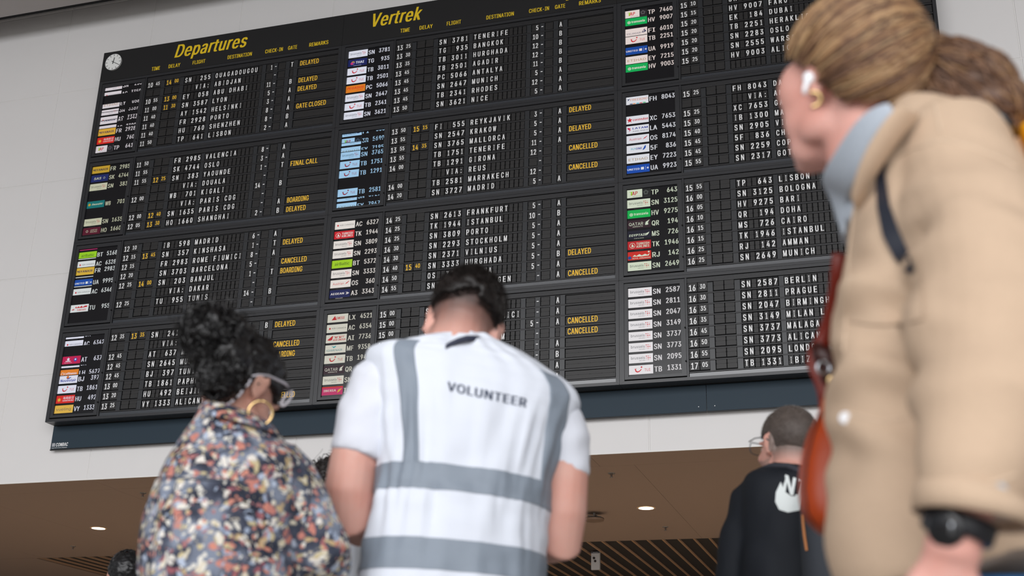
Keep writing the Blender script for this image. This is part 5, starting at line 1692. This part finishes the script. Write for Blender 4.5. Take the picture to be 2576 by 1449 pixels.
# what she wears and carries
cl = empty('hair_clip', at(2500, 310, RB - .06), 'glossy black hair clip low on the ponytailed woman bun', 'hair clip')
mb = MB(); mb.tube([at(2462, 272, RB - .085), at(2490, 283, RB - .09), (at(2522, 308, RB - .085)), at(2548, 345, RB - .07)], [.010, .015, .016, .010], mat('gloss_black', '0c0c10', .12, spec=.7), n=16, flat=.7); mb.build('clip', cl, smooth=True)
place(cl)
yb = empty('backpack', at(2640, 620, RB + .1), 'yellow backpack at the right edge with a black strap over the beige jacket', 'backpack')
M_yb = mat('backpack_yellow', 'f0a800', .7, bump=.15)
mb = MB(); Loft([S(2556, 334, 2680, 334, RB + .03, .03, fb), S(2548, 352, 2730, 350, RB + .03, .07, fb), S(2566, 400, 2780, 400, RB + .04, .10, fb), S(2630, 560, 2840, 550, RB + .04, .13, fb), S(2655, 800, 2870, 790, RB + .03, .14, fb), S(2670, 1020, 2870, 1010, RB + .02, .13, fb), S(2690, 1070, 2840, 1065, RB + .02, .08, fb)]).into(mb, M_yb)
union(mb, 'bag_body', .008, M_yb, yb, smooth=3)
mb = MB(); strip(mb, tj, [(2236, 312, 16), (2222, 360, 20), (2214, 440, 24), (2222, 520, 34), (2240, 585, 44), (2266, 640, 40), (2286, 675, 24), (2298, 698, 8)], 20, mat('strap_black', '1a1f2c', .6), .005, .004); mb.build('strap', yb)
place(yb)
eb = empty('earbud', H4.w((-.088, .004, -.008)), 'white wireless earbud in the ponytailed woman ear', 'earbud')
M_bud = mat('bud_white', 'f2f4f8', .2, spec=.6)
mb = MB(); mb.ell(at(2034, 197, RB - .115), (.0075, .0075, .009), M_bud); mb.build('bud', eb, smooth=True)
mb = MB(); mb.tube([at(2031, 204, RB - .117), at(2025, 222, RB - .116), at(2024, 236, RB - .115)], [.0038, .0034, .003], M_bud); mb.build('stem', eb, smooth=True)
place(eb)
mb = MB(); mb.torus((0, 0, 0), -ray(2046, 245), .0092, .003, M_gold, nu=24, nv=8, arc=(.45, 1.05)); e_ = mb.build('earring', None, smooth=True); e_.location = at(2046, 250, RB - .112)
tag(e_, 'small chunky gold hoop earring of the ponytailed woman', 'earring')
wt = empty('wristband', at(2410, 1325, RB - .29), 'wide black band with a glossy face on the wrist below the beige cuff', 'watch')
a0, a1 = at(2419, 1300, RB - .289), at(2404, 1352, RB - .289)
mb = MB(); mb.tube([a0, a0.lerp(a1, .1), a0.lerp(a1, .9), a1], [.034, .0365, .0355, .033], mat('band_black', '14151a', .5), n=28); mb.build('strap', wt, smooth=True)
cwt = at(2375, 1328, RB - .318)
mb = MB(); d_ = (cwt - a0.lerp(a1, .5)).normalized(); mb.tube([cwt - d_ * .008, cwt - d_ * .001, cwt + d_ * .001], [.019, .019, .016], mat('watch_black', '0b0c10', .2, spec=.6), n=28); mb.build('case', wt, smooth=True)
mb = MB(); q1, q2 = at(2394, 1306, RB - .326), at(2392, 1342, RB - .324); mb.tube([q1, q2], .0016, M_steel, n=8); mb.build('clasp', wt, smooth=True)
place(wt)

# leather bag on her far shoulder
RG = 1.80
M_lea = mat('leather_cognac', 'a03a0c', .4, spec=.35, grain=.12, gscale=25)
M_lead = mat('leather_dark', '34100a', .4, spec=.4)
bg = empty('shoulder_bag', at(2110, 1200, RG), 'glossy reddish-brown leather bag hanging in front of the beige jacket', 'bag')
mb = MB()
Loft([S(2066, 1005, 2110, 1005, RG, .02, fb), S(2056, 1050, 2150, 1050, RG, .03, fb), S(2032, 1100, 2180, 1100, RG, .042, fb), S(2016, 1160, 2198, 1160, RG, .05, fb), S(2010, 1230, 2206, 1230, RG, .055, fb), S(2018, 1290, 2200, 1290, RG, .055, fb), S(2045, 1330, 2175, 1330, RG, .048, fb), S(2080, 1352, 2140, 1352, RG, .02, fb)]).into(mb, M_lea)
bgo = union(mb, 'bag_body', .004, M_lea, bg, smooth=5)
tg_ = bvh(bgo.data)
mb = MB(); seam(mb, tg_, [(2066, 1040), (2044, 1100), (2030, 1160), (2024, 1230), (2032, 1290), (2060, 1335)], .0022, M_lead); mb.build('piping', bgo, smooth=True)
mb = MB(); mb.tube([at(2112, 640, RG - .10), at(2106, 720, RG - .06), at(2092, 800, RG - .02), at(2072, 860, RG), at(2052, 885, RG), at(2050, 920, RG - .005), at(2066, 950, RG - .005), at(2078, 985, RG), at(2080, 1040, RG)], [.010, .011, .012, .013, .012, .012, .013, .013, .010], mat('leather_red', '6c1c0c', .4, spec=.35), n=14, flat=.7); mb.build('strap', bg, smooth=True)
mb = MB(); mb.tube([at(2052, 870, RG - .02), at(2066, 890, RG - .025), at(2085, 905, RG - .02), at(2088, 935, RG - .02), at(2078, 960, RG - .02)], [.008, .014, .016, .013, .008], M_lead, n=12); mb.build('knot', bg, smooth=True)
mb = MB(); mb.torus(at(2072, 925, RG - .035), -ray(2070, 925) + Vector((.3, 0, .2)), .009, .0025, M_steel); mb.build('buckle', bg, smooth=True)
mb = MB(); mb.torus(at(2094, 958, RG - .035), -ray(2094, 958), .0055, .0028, M_gold, nu=20); mb.build('ring', bg, smooth=True)
place(bg)
bpy.data.materials.remove(M_skin_tmp) if M_skin_tmp.users == 0 else None
